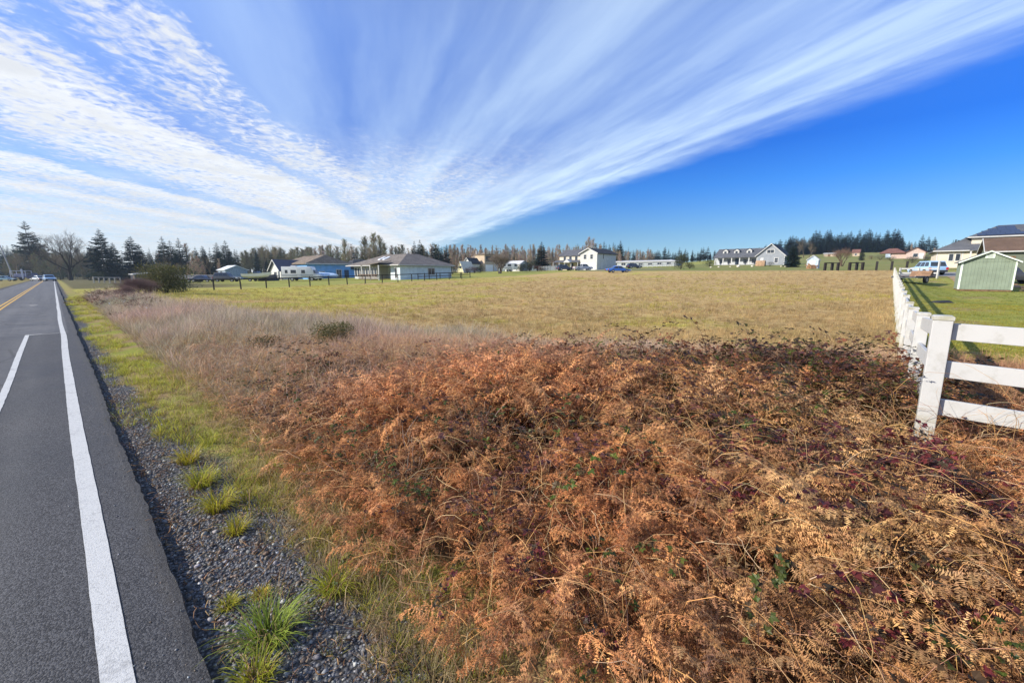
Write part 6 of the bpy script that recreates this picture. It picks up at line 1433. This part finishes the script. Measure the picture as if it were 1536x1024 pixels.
for u, h_, Y, l, k in ((1318, 2.2, 150, 'brown green bush on the slope left of the blue grey house', 5), (1334, 1.8, 140, 'olive bush below the distant blue grey house', 5), (1366, 1.9, 110, 'dark green bush behind the pale blue pickup', 2), (1384, 2.4, 112, 'brownish green bush left of the cream house', 5), (1305, 1.6, 160, 'low tan bush on the slope before the firs', 4), (1154, 1.3, 113, 'low grey bush at the foot of the grey gabled house', 5)): plant(BUSH[k], at(u, Y), h_, l, 'bush', 'bush', wid=1.5)
# scrub on the near side of the black fence
plant(BUSH[0], pab(46, 6.3), 2.75, 'big dark olive bush at the left end of the dark fence', 'bush', 'bush', wid=.92)
plant(BUSH[2], pab(50, 8.2), 1.5, 'lower dark bush at the right foot of the big olive bush', 'bush', 'bush', wid=1.2)
plant(BUSH[3], pab(42.5, 5.0), 1.2, 'red brown bush in front of the big olive bush', 'bush', 'bush', wid=1.1)
for a, b, h_, l in ((38, 3.6, 1.6, 'purple grey twiggy shrub left of the big olive bush'), (40, 4.5, 1.35, 'purple grey twiggy shrub touching the big olive bush'), (35, 2.9, 1.1, 'smaller twiggy shrub nearer the road')): plant(bare(int(a), .6, .2, 5, (.10, .06, .055), (.2, .13, .12), .4, 4, .012, 6), pab(a, b), h_, l, 'shrub', 'bare_shrub', wid=1.2)
plant(BUSH[0], pab(8.4, 3.7), .72, 'small dark green bush standing out of the grey dead grass', 'bush', 'bush', wid=.85)
plant(BUSH[1], pab(9.2, 2.7), .5, 'low dark green clump left of the small green bush', 'bush', 'bush', wid=1.2)
# brushy debris by the road
def debris():
    rn = random.Random(44); pr = [stem(rn, 1.0, c) for c in ((.16, .08, .05), (.22, .14, .1), (.12, .08, .07), (.3, .22, .18))]; n = 900
    a = rng.normal(34, 4.5, n); b = rng.normal(2.6, .55, n); ok = b > 1.1; a, b = a[ok], b[ok]; pos, x, y = grounded(a, b); pos[:, 2] += U(0, .35, len(a))
    put('brush_debris', pr, pos, TWIG, U(.7, 1.5, len(a)), U(0, .9, len(a)), zs=U(.5, 1, len(a)))
    P = Proto(); P.leaf((0, 0, 0), (1, 0, .4), (0, 0, 1), 1, .5, (.62, .62, .60)); n = 190
    a = rng.normal(34, 4.5, n); b = rng.normal(2.5, .5, n); ok = b > 1.2; a, b = a[ok], b[ok]; pos, x, y = grounded(a, b, .28)
    put('pale_litter', [P], pos, GRASS, U(.05, .15, len(a)), U(0, .8, len(a)))
    pr = [bramble(rn, 'rust') for _ in range(3)] + [bramble(rn, 'dark') for _ in range(2)]; n = 170; a = rng.normal(33, 5, n); b = rng.normal(2.3, .6, n); ok = b > 1.2; a, b = a[ok], b[ok]; pos, x, y = grounded(a, b)
    put('bramble', pr, pos, BRAM, U(.8, 1.5, len(a)), U(0, .4, len(a)), tints(len(a), .9, 1.6, .1))
    mb = 0
debris()
# small leafy weeds standing above the ferns
# ------------------------------------------------------------------ a little air
mb = MB(); mb.box(-520, 480, -120, 560, -12, 46)
hz = mb.build('haze', None); hm = bpy.data.materials.new('haze_air'); hm.use_nodes = True; hm.node_tree.nodes.clear()
_v = hm.node_tree.nodes.new('ShaderNodeVolumePrincipled'); _v.inputs['Density'].default_value = .00026; _v.inputs['Color'].default_value = (.62, .80, 1., 1); _v.inputs['Anisotropy'].default_value = .3
_o = hm.node_tree.nodes.new('ShaderNodeOutputMaterial'); hm.node_tree.links.new(_v.outputs[0], _o.inputs['Volume']); hz.data.materials.append(hm); tag(hz, kind='stuff')
